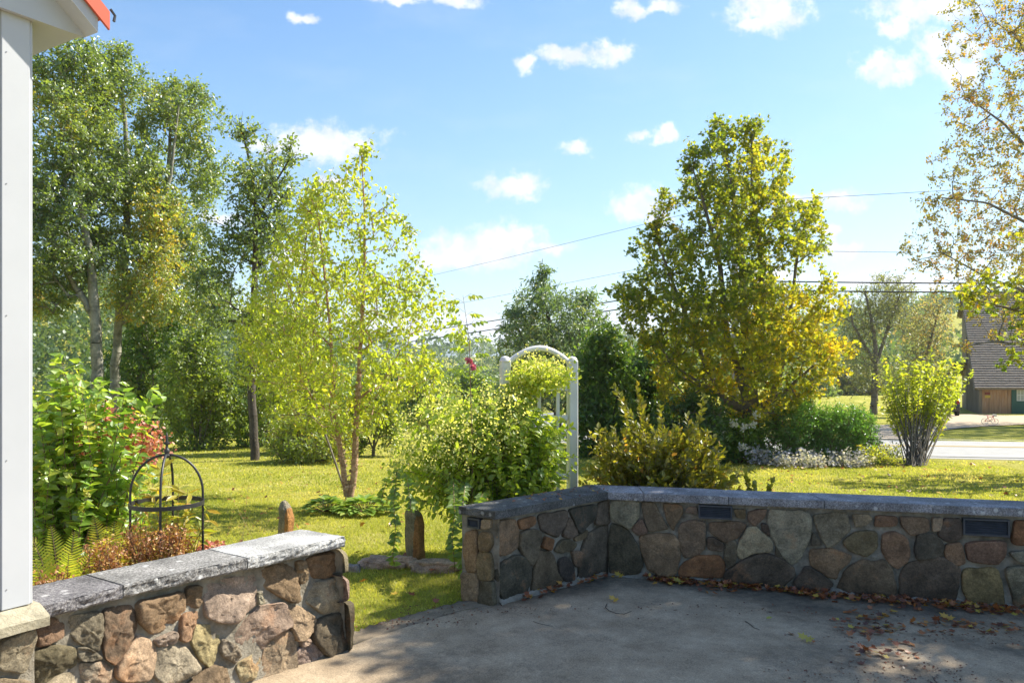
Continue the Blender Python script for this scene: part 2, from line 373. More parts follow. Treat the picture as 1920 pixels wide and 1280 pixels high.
# ================================================================ THE GROUND
m_ground = mat('grass_ground', (.13,.19,.022), .95, cols=[(.19,.205,.03),(.34,.33,.06),(.46,.41,.13)], scale=1.1, bump=.05, bscale=45, spec=.05)
def axis(a, b, near, n):
    t = np.linspace(-1, 1, n); return a + (np.sinh(t * near) / math.sinh(near)) * b
xs = axis(0, 2500, 6.5, 170); ys = np.concatenate([[-60, -30, -15, -8], np.linspace(-4, 30, 69), 30 + 2600 * (np.exp(np.linspace(0, 5.2, 90)[1:]) - 1) / (math.exp(5.2) - 1)])
X, Y = np.meshgrid(xs, ys); Z = hz(X, Y)
V = np.stack([X, Y, Z], -1).reshape(-1, 3); nx = len(xs)
idx = [(j*nx+i, j*nx+i+1, (j+1)*nx+i+1, (j+1)*nx+i) for j in range(len(ys)-1) for i in range(nx-1)]
V[:, 2] -= .012
gme = npmesh('ground', V, np.array(idx).ravel(), np.full(len(idx), 4), True)
link('ground', gme, m_ground, kind='structure')

# ---- patio
def vlerp(a, b, t): return (a[0] + (b[0]-a[0])*t, a[1] + (b[1]-a[1])*t)
WL0 = Vector((-1.885, 3.11)); WL1 = Vector((-.94, 4.43)); dL = (WL1 - WL0).normalized(); nL = Vector((dL.y, -dL.x))    # left wall cap edge
WA = Vector((-.114, 5.22)); WB = Vector((.737, 6.02)); WC = Vector((3.468, 5.31)); WC2 = WB + (WC - WB) * 2.6
dM = (WB - WA).normalized(); nM = Vector((dM.y, -dM.x)); dR = (WC - WB).normalized(); nR = Vector((dR.y, -dR.x))
if nR.y > 0: nR = -nR
crack = [PZ(664, 1212, 0), PZ(700, 1198, 0), PZ(760, 1179, 0), PZ(815, 1163, 0), PZ(872, 1146, 0), PZ(925, 1137, 0)]
poly = [(-2.6, 2.2), (-1.95, 3.2), (-1.15, 4.4)] + [(c.x, c.y) for c in crack] + [(.1, 5.5), (.72, 6.12), (3.5, 5.45), (9, 4.1), (9, -3), (-6.5, -3)]
def inpoly(x, y, poly):
    x = np.asarray(x); y = np.asarray(y); c = np.zeros(x.shape, bool); n = len(poly)
    for i in range(n):
        x1, y1 = poly[i][0], poly[i][1]; x2, y2 = poly[(i+1) % n][0], poly[(i+1) % n][1]
        k = ((y1 > y) != (y2 > y)); 
        with np.errstate(divide='ignore', invalid='ignore'): xi = (x2-x1)*(y-y1)/(y2-y1)+x1
        c ^= k & (x < xi)
    return c
def segd(x, y, a, b):
    dx, dy = b[0]-a[0], b[1]-a[1]; t = np.clip(((x-a[0])*dx+(y-a[1])*dy)/(dx*dx+dy*dy), 0, 1)
    return np.hypot(x-a[0]-t*dx, y-a[1]-t*dy)
def pz(x, y): return -.02 * np.clip(np.asarray(x) - .5, 0, 4)
gx = np.arange(-6.5, 9.01, .045); gy = np.concatenate([np.arange(-3, 2, .3), np.arange(2, 6.3, .045)]); X, Y = np.meshgrid(gx, gy)
ins = inpoly(X, Y, poly); n0 = len(gx)
cells = [(j, i) for j in range(len(gy)-1) for i in range(n0-1) if ins[j, i] or ins[j, i+1] or ins[j+1, i] or ins[j+1, i+1]]
fx = X.ravel().copy(); fy = Y.ravel().copy(); fi = ins.ravel()
need = np.zeros(len(fx), bool)
for j, i in cells:
    for q in (j*n0+i, j*n0+i+1, (j+1)*n0+i, (j+1)*n0+i+1): need[q] = True
for q in np.where(need & ~fi)[0]:
    best = None
    for a, b in zip(poly, poly[1:] + poly[:1]):
        dx, dy = b[0]-a[0], b[1]-a[1]; t = min(1, max(0, ((fx[q]-a[0])*dx+(fy[q]-a[1])*dy)/(dx*dx+dy*dy))); x_, y_ = a[0]+t*dx, a[1]+t*dy
        d = (x_-fx[q])**2+(y_-fy[q])**2
        if best is None or d < best[0]: best = (d, x_, y_)
    fx[q], fy[q] = best[1:]
qs = np.where(need)[0]; remap = -np.ones(len(fx), int); remap[qs] = np.arange(len(qs))
vx, vy = fx[qs], fy[qs]; zz = pz(vx, vy) + .012 + np.array([.006 * mn.noise((a*1.7, b*1.7, 0)) + .0025 * mn.noise((a*9, b*9, 3)) for a, b in zip(vx, vy)])
dw = np.minimum(segd(vx, vy, WA, WB), segd(vx, vy, WB, WC2)); nzv = np.array([mn.fractal((a*1.3, b*1.3, 5), 1, 2, 5) for a, b in zip(vx, vy)])
stain = np.clip(1 - dw / (.38 + .35 * np.clip(vx - 1.2, 0, 3) / 2) + nzv * .9, 0, 1) * .9
stain = np.maximum(stain, np.clip(.9 - np.hypot((vx - 2.15) / .5, (vy - 4.25) / .25) + nzv * .8, 0, 1) * .8)
stain = np.maximum(stain, np.clip(.9 - np.hypot((vx - 3.0) / .8, (vy - 4.6) / .3) + nzv * .8, 0, 1) * .85)
stain = np.maximum(stain, np.clip(nzv * 1.2 - .15 + .1*np.clip(vx - .5, 0, 2), 0, 1) * .5)
F_ = np.array([(remap[j*n0+i], remap[j*n0+i+1], remap[(j+1)*n0+i+1], remap[(j+1)*n0+i]) for j, i in cells])
m_conc, nt, b = newmat('patio_concrete'); N = nt.nodes.new; L = nt.links.new
b.inputs['Roughness'].default_value = .88; b.inputs['Specular IOR Level'].default_value = .2
tc = N('ShaderNodeTexCoord'); at = N('ShaderNodeAttribute'); at.attribute_name = 'stain'
n1 = N('ShaderNodeTexNoise'); n1.inputs['Scale'].default_value = 2.2; n1.inputs['Detail'].default_value = 9; n1.inputs['Roughness'].default_value = .7; L(tc.outputs['Object'], n1.inputs['Vector'])
r1 = N('ShaderNodeValToRGB'); L(n1.outputs[0], r1.inputs[0])
for p, c in zip((0, 1), ((.25,.188,.125), (.46,.36,.25))): r1.color_ramp.elements[p].color = (*c, 1)
r1.color_ramp.elements[0].position = .35; r1.color_ramp.elements[1].position = .65
n2 = N('ShaderNodeTexNoise'); n2.inputs['Scale'].default_value = 120; n2.inputs['Detail'].default_value = 7; n2.inputs['Roughness'].default_value = .8; L(tc.outputs['Object'], n2.inputs['Vector'])
sp = N('ShaderNodeMix'); sp.data_type = 'RGBA'; sp.blend_type = 'MULTIPLY'; sp.inputs['Factor'].default_value = 1; L(r1.outputs[0], sp.inputs[6])
r2 = N('ShaderNodeMapRange'); L(n2.outputs[0], r2.inputs[0]); r2.inputs[1].default_value = .3; r2.inputs[2].default_value = .7; r2.inputs[3].default_value = .4; r2.inputs[4].default_value = 1.5; L(r2.outputs[0], sp.inputs[7])
n3 = N('ShaderNodeTexNoise'); n3.inputs['Scale'].default_value = 14; n3.inputs['Detail'].default_value = 9; n3.inputs['Roughness'].default_value = .75; L(tc.outputs['Object'], n3.inputs['Vector'])
ma = N('ShaderNodeMath'); ma.operation = 'MULTIPLY_ADD'; L(n3.outputs[0], ma.inputs[0]); ma.inputs[1].default_value = 1.6; ma.inputs[2].default_value = -.8
mb_ = N('ShaderNodeMath'); mb_.operation = 'ADD'; mb_.use_clamp = True; L(ma.outputs[0], mb_.inputs[0]); L(at.outputs['Fac'], mb_.inputs[1])
mc = N('ShaderNodeMath'); mc.operation = 'MULTIPLY'; L(mb_.outputs[0], mc.inputs[0]); mc.inputs[1].default_value = .85
st = N('ShaderNodeMix'); st.data_type = 'RGBA'; L(mc.outputs[0], st.inputs['Factor']); L(sp.outputs[2], st.inputs[6]); st.inputs[7].default_value = (.055,.05,.042,1)
L(st.outputs[2], b.inputs['Base Color'])
bp = N('ShaderNodeBump'); bp.inputs['Distance'].default_value = .004; ad_ = N('ShaderNodeMath'); ad_.operation = 'ADD'; L(n2.outputs[0], ad_.inputs[0]); L(n3.outputs[0], ad_.inputs[1]); L(ad_.outputs[0], bp.inputs['Height']); L(bp.outputs[0], b.inputs['Normal'])
pme = npmesh('patio', np.stack([vx, vy, zz], 1), F_.ravel(), np.full(len(F_), 4), True, {'stain': stain})
link('patio', pme, m_conc, kind='structure')
# the strip of slab beyond the crack
def edge_strip():
    outer = [PZ(652, 1185, 0), PZ(700, 1168, 0), PZ(745, 1156, 0), PZ(800, 1141, 0), PZ(862, 1126, 0), PZ(912, 1122, 0)]
    V = []; n = 60; k = 6; st = []
    def samp(pl, t):
        t = t * (len(pl)-1); i = min(int(t), len(pl)-2); return pl[i].lerp(pl[i+1], t-i)
    for i in range(n + 1):
        a = samp(crack, i/n); b_ = samp(outer, i/n); d = (b_ - a)
        for j in range(k + 1):
            t = j / k; p = a + d * t * (1 + .18 * mn.noise((i*.35, 0, 0)) + .12*mn.noise((i*.9, 4, 0))) + d.normalized() * .007 * (1 - t)
            V.append((p.x, p.y, .008 + .004 * mn.noise((p.x*12, p.y*12, 1)) - (.03 if j == k else 0))); st.append(.35 + .4 * (t > .8) + .5 * mn.noise((p.x*5, p.y*5, 2)) + (.3 if j == 0 else 0))
    idx = [(i*(k+1)+j, (i+1)*(k+1)+j, (i+1)*(k+1)+j+1, i*(k+1)+j+1) for i in range(n) for j in range(k)]
    link('patio_edge', npmesh('patio_edge', V, np.array(idx).ravel(), np.full(len(idx), 4), True, {'stain': st}), m_conc, kind='structure')
edge_strip()

# ---- road, drive
def ribbon(name, cpts, w, z, m, off=0, n=120, kind='structure', parent=None):
    cp = [Vector((x, y, 0)) for x, y in cpts]; pts = []
    for i in range(len(cp)-1):
        p0 = cp[max(i-1, 0)]; p1 = cp[i]; p2 = cp[i+1]; p3 = cp[min(i+2, len(cp)-1)]
        for k in range(14):
            t = k/14; pts.append(.5*((2*p1)+(p2-p0)*t+(2*p0-5*p1+4*p2-p3)*t*t+(3*p1-p0-3*p2+p3)*t**3))
    pts.append(cp[-1]); V = []; k = 7
    for i, p in enumerate(pts):
        t = (pts[min(i+1, len(pts)-1)] - pts[max(i-1, 0)]).normalized(); nn = Vector((-t.y, t.x, 0))
        for j in range(k):
            q = p + nn * (off + w * (j/(k-1) - .5)); V.append((q.x, q.y, float(hz(q.x, q.y)) + z - (.05 if j in (0, k-1) and w > 1 else 0)))
    idx = [(i*k+j, (i+1)*k+j, (i+1)*k+j+1, i*k+j+1) for i in range(len(pts)-1) for j in range(k-1)]
    return link(name, npmesh(name, V, np.array(idx).ravel(), np.full(len(idx), 4), False), m, parent, kind=kind)
m_asph = mat('asphalt', (.27,.265,.26), .85, col2=(.34,.335,.325), scale=3, bump=.006, bscale=90)
m_dirt = mat('dirt', (.36,.28,.19), .95, col2=(.47,.38,.28), scale=2, bump=.02, bscale=20)
m_line = mat('road_paint', (.62,.42,.10), .8, col2=(.5,.36,.14), scale=12)
m_wline = mat('edge_paint', (.6,.6,.58), .8, col2=(.4,.4,.4), scale=9)
RC = [(60, 6.5), (30, 14.4), (12, 19.1), (8, 20.3), (5, 22.5), (3, 27), (1.6, 36), (-1, 60), (-6, 90)]
ribbon('road_shoulder', RC, 8.4, .012, m_dirt)
ribbon('road', RC, 6.9, .045, m_asph)
ribbon('road_marking', RC, .1, .051, m_line, off=.12); ribbon('road_marking', RC, .1, .051, m_line, off=-.12)
ribbon('road_marking', RC, .1, .051, m_wline, off=-3.1); ribbon('road_marking', RC, .1, .051, m_wline, off=3.1)
def patch(name, pxs, z, m):
    P2 = [G(*p) for p in pxs]; bm = bmesh.new(); vs = [bm.verts.new((p.x, p.y, float(hz(p.x, p.y)) + z)) for p in P2]; bm.faces.new(vs)
    bmesh.ops.triangulate(bm, faces=bm.faces[:]); bmesh.ops.recalc_face_normals(bm, faces=bm.faces[:])
    me = bpy.data.meshes.new(name); bm.to_mesh(me); bm.free(); return link(name, me, m, kind='structure')
patch('driveway', [(1560,800),(1600,822),(1690,824),(1748,823),(1762,808),(1800,803),(1855,799),(1920,796),(2050,795),(2300,788),(2300,780),(2050,777),(1915,779),(1850,780),(1820,777),(1770,777),(1742,790),(1680,796)], .02, m_dirt)

# ================================================================ STONE WALLS
def crop(ox, oy, s): return lambda pts: [(ox + x / s, oy + y / s) for x, y in pts]
cA = crop(0, 1030, 5.119); cB = crop(340, 990, 4.414); cC = crop(850, 920, 5.333); cD = crop(1130, 920, 4.8); cE = crop(1520, 930, 4.8)
PAL = dict(t=(.35,.265,.17), b=(.185,.128,.08), g=(.25,.207,.148), r=(.25,.125,.06), p=(.35,.262,.19), d=(.115,.09,.065), o=(.155,.122,.075), y=(.25,.185,.095), u=(.235,.148,.088))
def stone_mats():
    m, nt, b = newmat('fieldstone'); N = nt.nodes.new; L = nt.links.new
    b.inputs['Roughness'].default_value = .82; b.inputs['Specular IOR Level'].default_value = .25
    at = N('ShaderNodeAttribute'); at.attribute_name = 'base'; tc = N('ShaderNodeTexCoord')
    def noise(sc, det=8, ro=.65):
        n = N('ShaderNodeTexNoise'); n.inputs['Scale'].default_value = sc; n.inputs['Detail'].default_value = det; n.inputs['Roughness'].default_value = ro
        L(tc.outputs['Object'], n.inputs['Vector']); return n
    a = noise(9); c = noise(60); e = noise(4.5); 
    def mixc(bt, f, A, B):
        x = N('ShaderNodeMix'); x.data_type = 'RGBA'; x.blend_type = bt
        for s_, v in ((x.inputs['Factor'], f), (x.inputs[6], A), (x.inputs[7], B)):
            if hasattr(v, 'links'): L(v, s_)
            else: s_.default_value = v
        return x.outputs[2]
    def mr(v, a0, a1, b0, b1):
        x = N('ShaderNodeMapRange'); L(v, x.inputs[0])
        for i, q in enumerate((a0, a1, b0, b1)): x.inputs[i+1].default_value = q
        return x.outputs[0]
    c1 = mixc('MULTIPLY', 1.0, at.outputs['Color'], mr(a.outputs[0], .3, .7, .5, 1.45))
    c2 = mixc('MULTIPLY', 1.0, c1, mr(c.outputs[0], .3, .7, .7, 1.3))
    c3 = mixc('MIX', mr(e.outputs[0], .56, .66, 0, .55), c2, (.34,.16,.07,1))
    dk = noise(13, 9, .75); c4 = mixc('MIX', mr(dk.outputs[0], .6, .7, 0, .75), c3, (.045,.04,.032,1))
    gr = noise(150, 5, .8); c4 = mixc('MULTIPLY', 1.0, c4, mr(gr.outputs[0], .32, .68, .55, 1.4)); li = noise(30, 9, .8); c5 = mixc('MIX', mr(li.outputs[0], .62, .72, 0, .5), c4, (.42,.40,.34,1))
    L(c5, b.inputs['Base Color'])
    bp = N('ShaderNodeBump'); bp.inputs['Distance'].default_value = .022; bp.inputs['Strength'].default_value = 1
    bn = noise(34, 12, .78); L(bn.outputs[0], bp.inputs['Height']); L(bp.outputs[0], b.inputs['Normal'])
    return m
m_stone = stone_mats()
m_mortar = mat('mortar', (.33,.31,.27), .95, cols=[(.15,.13,.095),(.29,.255,.20),(.42,.38,.31)], scale=9, bump=.022, bscale=55)
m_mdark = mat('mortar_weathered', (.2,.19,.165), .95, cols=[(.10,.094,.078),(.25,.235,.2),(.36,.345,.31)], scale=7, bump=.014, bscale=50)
def granite(name, a, b_, c_, rough=.8, bump=.006):
    m, nt, b = newmat(name); N = nt.nodes.new; L = nt.links.new; b.inputs['Roughness'].default_value = rough; b.inputs['Specular IOR Level'].default_value = .25
    tc = N('ShaderNodeTexCoord'); n = N('ShaderNodeTexNoise'); n.inputs['Scale'].default_value = 95; n.inputs['Detail'].default_value = 6; n.inputs['Roughness'].default_value = .8; L(tc.outputs['Object'], n.inputs['Vector'])
    r = N('ShaderNodeValToRGB'); L(n.outputs[0], r.inputs[0]); r.color_ramp.elements.new(.5)
    for i, (p, c) in enumerate(((.38, a), (.5, b_), (.62, c_))): r.color_ramp.elements[i].position = p; r.color_ramp.elements[i].color = (*c, 1)
    n2 = N('ShaderNodeTexNoise'); n2.inputs['Scale'].default_value = 5; n2.inputs['Detail'].default_value = 8; L(tc.outputs['Object'], n2.inputs['Vector'])
    mr = N('ShaderNodeMapRange'); L(n2.outputs[0], mr.inputs[0]); mr.inputs[1].default_value = .35; mr.inputs[2].default_value = .68; mr.inputs[3].default_value = .6; mr.inputs[4].default_value = 1.25
    mx = N('ShaderNodeMix'); mx.data_type = 'RGBA'; mx.blend_type = 'MULTIPLY'; mx.inputs['Factor'].default_value = 1; L(r.outputs[0], mx.inputs[6]); L(mr.outputs[0], mx.inputs[7])
    v = N('ShaderNodeTexVoronoi'); v.inputs['Scale'].default_value = 11; v.inputs['Randomness'].default_value = 1; L(tc.outputs['Object'], v.inputs['Vector'])
    nv = N('ShaderNodeTexNoise'); nv.inputs['Scale'].default_value = 40; L(tc.outputs['Object'], nv.inputs['Vector'])
    av = N('ShaderNodeMath'); av.operation = 'MULTIPLY_ADD'; L(nv.outputs[0], av.inputs[0]); av.inputs[1].default_value = .28; L(v.outputs['Distance'], av.inputs[2])
    lr = N('ShaderNodeMapRange'); L(av.outputs[0], lr.inputs[0]); lr.inputs[1].default_value = .34; lr.inputs[2].default_value = .26; lr.inputs[3].default_value = 0; lr.inputs[4].default_value = .7
    m3 = N('ShaderNodeMix'); m3.data_type = 'RGBA'; L(lr.outputs[0], m3.inputs['Factor']); L(mx.outputs[2], m3.inputs[6]); m3.inputs[7].default_value = (*[min(.55, q*1.25+.1) for q in c_], 1)
    L(m3.outputs[2], b.inputs['Base Color'])
    bp = N('ShaderNodeBump'); bp.inputs['Distance'].default_value = bump; L(n.outputs[0], bp.inputs['Height']); L(bp.outputs[0], b.inputs['Normal'])
    return m
m_gran = granite('granite_light', (.16,.16,.16), (.40,.395,.39), (.62,.61,.60), bump=.006)
m_gran_mid = granite('granite_weathered', (.07,.068,.068), (.22,.21,.205), (.42,.41,.40), bump=.008)
m_gran_dark = granite('granite_slate', (.05,.048,.052), (.145,.135,.145), (.30,.29,.29), bump=.006)
m_gran_cap = granite('granite_cap', (.10,.10,.11), (.24,.235,.25), (.42,.41,.43), bump=.004)
m_gran_old = granite('granite_mossy', (.04,.04,.042), (.10,.10,.10), (.2,.195,.19), bump=.006)

class Stones:
    def __init__(s, o, d, n): s.o = Vector((o[0], o[1], 0)); s.d = Vector((d[0], d[1], 0)); s.n = Vector((n[0], n[1], 0)); s.V = []; s.F = []; s.C = []; s.B = []; s.damp = False; s.batter = 0
    def px2uv(s, p):
        r = Vector(((p[0]-HX)/F, 1, (HY-p[1])/F)); c = Vector((0, 0, CZ)); t = (s.o - c).dot(s.n) / r.dot(s.n); q = c + r*t - s.o
        return (q.dot(s.d), q.z)
    def W(s, u, v, h): return s.o + s.d*u + s.n*(h + s.batter*max(0, .6-v)) + Vector((0, 0, v))
    def stone(s, pts, colr, h=.03, rough=.008, px=True, seed=None):
        uv = [s.px2uv(p) for p in pts] if px else pts
        sd = seed if seed is not None else len(s.B) * .013 + 1.7
        for _ in range(2):
            q = []
            for i in range(len(uv)):
                a, b_ = uv[i], uv[(i+1) % len(uv)]; q += [(a[0]*.87+b_[0]*.13, a[1]*.87+b_[1]*.13), (a[0]*.13+b_[0]*.87, a[1]*.13+b_[1]*.87)]
            uv = q
        # resample
        L_ = [0]
        for i in range(len(uv)): a, b_ = uv[i], uv[(i+1) % len(uv)]; L_.append(L_[-1] + math.hypot(a[0]-b_[0], a[1]-b_[1]))
        n = 44; out = []; ua = [p[0] for p in uv] + [uv[0][0]]; va = [p[1] for p in uv] + [uv[0][1]]
        for i in range(n):
            t = L_[-1]*i/n; out.append((np.interp(t, L_, ua), np.interp(t, L_, va)))
        cx = sum(p[0] for p in out)/n; cy = sum(p[1] for p in out)/n
        h *= random.uniform(.75, 1.25); tq = .12 if s.batter else .05; tx, ty = random.uniform(-tq, tq), random.uniform(-tq, tq)
        base = len(s.V); rings = [(1.0, -.03), (.998, .35), (.99, .7), (.965, .93), (.90, 1.0), (.79, 1.0), (.66, 1.0), (.52, 1.0), (.38, 1.0), (.24, 1.0), (.11, 1.0), (.03, 1.0)]
        fac = [(math.cos(q), math.sin(q), random.uniform(.10, .42), random.uniform(-.01, .02)) for q in (sd*9+random.random()*1.5, sd*9+2.1+random.random()*1.5, sd*9+4.2+random.random()*1.5)]
        var = random.uniform(.8, 1.2); c = tuple(min(.6, q*var*random.uniform(.93, 1.07)) for q in colr) + (1,)
        for k, (sc, hh) in enumerate(rings):
            for (x, y) in out:
                w = 1.085 + .06*mn.noise((x*16, y*16, sd)) + .035*mn.noise((x*45, y*45, sd))
                x_ = cx + (x-cx)*sc*w; y_ = cy + (y-cy)*sc*w
                dz = 0 if k == 0 else rough*(1.2*mn.noise((x_*11, y_*11, sd)) - 1.0*abs(mn.noise((x_*19, y_*19, sd+3))) + .55*mn.noise((x_*55, y_*55, sd)) + .35*mn.noise((x_*120, y_*120, sd)))*(.5 if k == 1 else 1)
                fz = (1 if s.batter else .12) * min([0.0] + [-(x_-cx)*fa*fs - (y_-cy)*fb*fs + fo for fa, fb, fs, fo in fac]) if k else 0
                hz_ = (-.03 if k == 0 else h*(.1*hh if k == 0 else hh) + (x_-cx)*tx + (y_-cy)*ty + max(fz, -h*.75)*min(1, k/3)) + dz
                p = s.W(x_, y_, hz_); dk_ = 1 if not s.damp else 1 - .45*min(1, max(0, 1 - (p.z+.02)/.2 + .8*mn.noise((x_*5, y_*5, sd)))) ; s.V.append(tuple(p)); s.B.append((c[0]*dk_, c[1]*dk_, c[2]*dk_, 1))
        s.V.append(tuple(s.W(cx, cy, h*1.06))); s.B.append(c)
        for k in range(len(rings)-1):
            for i in range(n): s.F += [base+k*n+i, base+k*n+(i+1) % n, base+(k+1)*n+(i+1) % n, base+(k+1)*n+i]; s.C.append(4)
        k = len(rings)-1
        for i in range(n): s.F += [base+k*n+i, base+k*n+(i+1) % n, len(s.V)-1]; s.C.append(3)
    def face(s, u0, u1, v0, v1, mb, off=-.004, amp=.006, res=.025, vf=None):
        nu = max(2, int((u1-u0)/res)); nv = max(2, int((v1-v0)/res)); V = []
        for j in range(nv+1):
            for i in range(nu+1):
                u = u0+(u1-u0)*i/nu; v = (v0 if vf is None else vf(u)) ; v = v+(v1-v)*j/nv
                V.append(s.W(u, v, off + amp*mn.noise((u*9, v*9, 7)) + amp*.7*mn.noise((u*31, v*31, 2))))
        mb.add(V, [(j*(nu+1)+i, j*(nu+1)+i+1, (j+1)*(nu+1)+i+1, (j+1)*(nu+1)+i) for j in range(nv) for i in range(nu)])
    def build(s, parent, name='stonework'):
        me = npmesh(name, np.array(s.V) - np.array(parent.location), s.F, s.C, True, {'base': s.B}); return link(name, me, m_stone, parent)
def slab(name, quad, z0, z1, m, parent, rough_edges=(0,), amp=.0085, topamp=.0015, gap=.0025, chips=True):
    """coping slab on the quad A(front start) B(front end) C(back end) D(back start)"""
    A, B, C, D = [Vector((p[0], p[1])) for p in quad]
    u1 = (B-A).normalized(); A = A+u1*gap; B = B-u1*gap; u2 = (C-D).normalized(); D = D+u2*gap; C = C-u2*gap
    nu = max(8, int((B-A).length/.012)); nv = 12; nh = 6; V = []; Fs = []; sd = random.random()*50
    loop = []
    def pt(u, v): return (A.lerp(B, u)).lerp(D.lerp(C, u), v)
    ctr = pt(.5, .5)
    per = [(i/nu, 0, 0) for i in range(nu)] + [(1, j/nv, 1) for j in range(nv)] + [(1-i/nu, 1, 2) for i in range(nu)] + [(0, 1-j/nv, 3) for j in range(nv)]
    norms = [Vector((u1.y, -u1.x)), u1, Vector((-u2.y, u2.x)), -u1]
    if norms[0].dot(A - D) < 0: norms[0] = -norms[0]
    if norms[2].dot(D - A) < 0: norms[2] = -norms[2]
    for k in range(nh+1):
        t = k/nh; z = z0+(z1-z0)*t
        for (u, v, e) in per:
            p = pt(u, v); rr = amp if e in rough_edges else .0012
            nz = mn.noise((p.x*18, p.y*18, z*40+sd)) + .7*mn.noise((p.x*55, p.y*55, z*70+sd)) + .5*mn.noise((p.x*120, p.y*120, z*150))
            edge = -.25 if (k == nh and e in rough_edges) else (-.8 if k == 0 else 0)
            d = rr*(nz + edge)
            if e in (1, 3) and e not in rough_edges: d = min(d, 0) 
            q = p + norms[e]*d
            V.append((q.x, q.y, z + (rr*.35*mn.noise((p.x*30, p.y*30, sd)) if k == nh else 0)))
    n = len(per)
    for k in range(nh): Fs += [(k*n+i, k*n+(i+1) % n, (k+1)*n+(i+1) % n, (k+1)*n+i) for i in range(n)]
    # top as shrinking rings
    last = nh*n
    for sc in (.985, .93, .8, .6, .3):
        st = len(V)
        for (u, v, e) in per:
            p = pt(.5+(u-.5)*(1-(1-sc)*min(1, .3/((B-A).length+.01)*1.6) if sc > .7 else sc), .5+(v-.5)*sc); V.append((p.x, p.y, z1 + topamp*mn.noise((p.x*14, p.y*14, sd))))
        Fs += [(last+i, last+(i+1) % n, st+(i+1) % n, st+i) for i in range(n)]; last = st
    Fs.append(tuple(range(last, last+n))); Fs.append(tuple(range(n-1, -1, -1)))
    mb = MB().add(V, Fs); o = mb.build(name, m, parent); return o

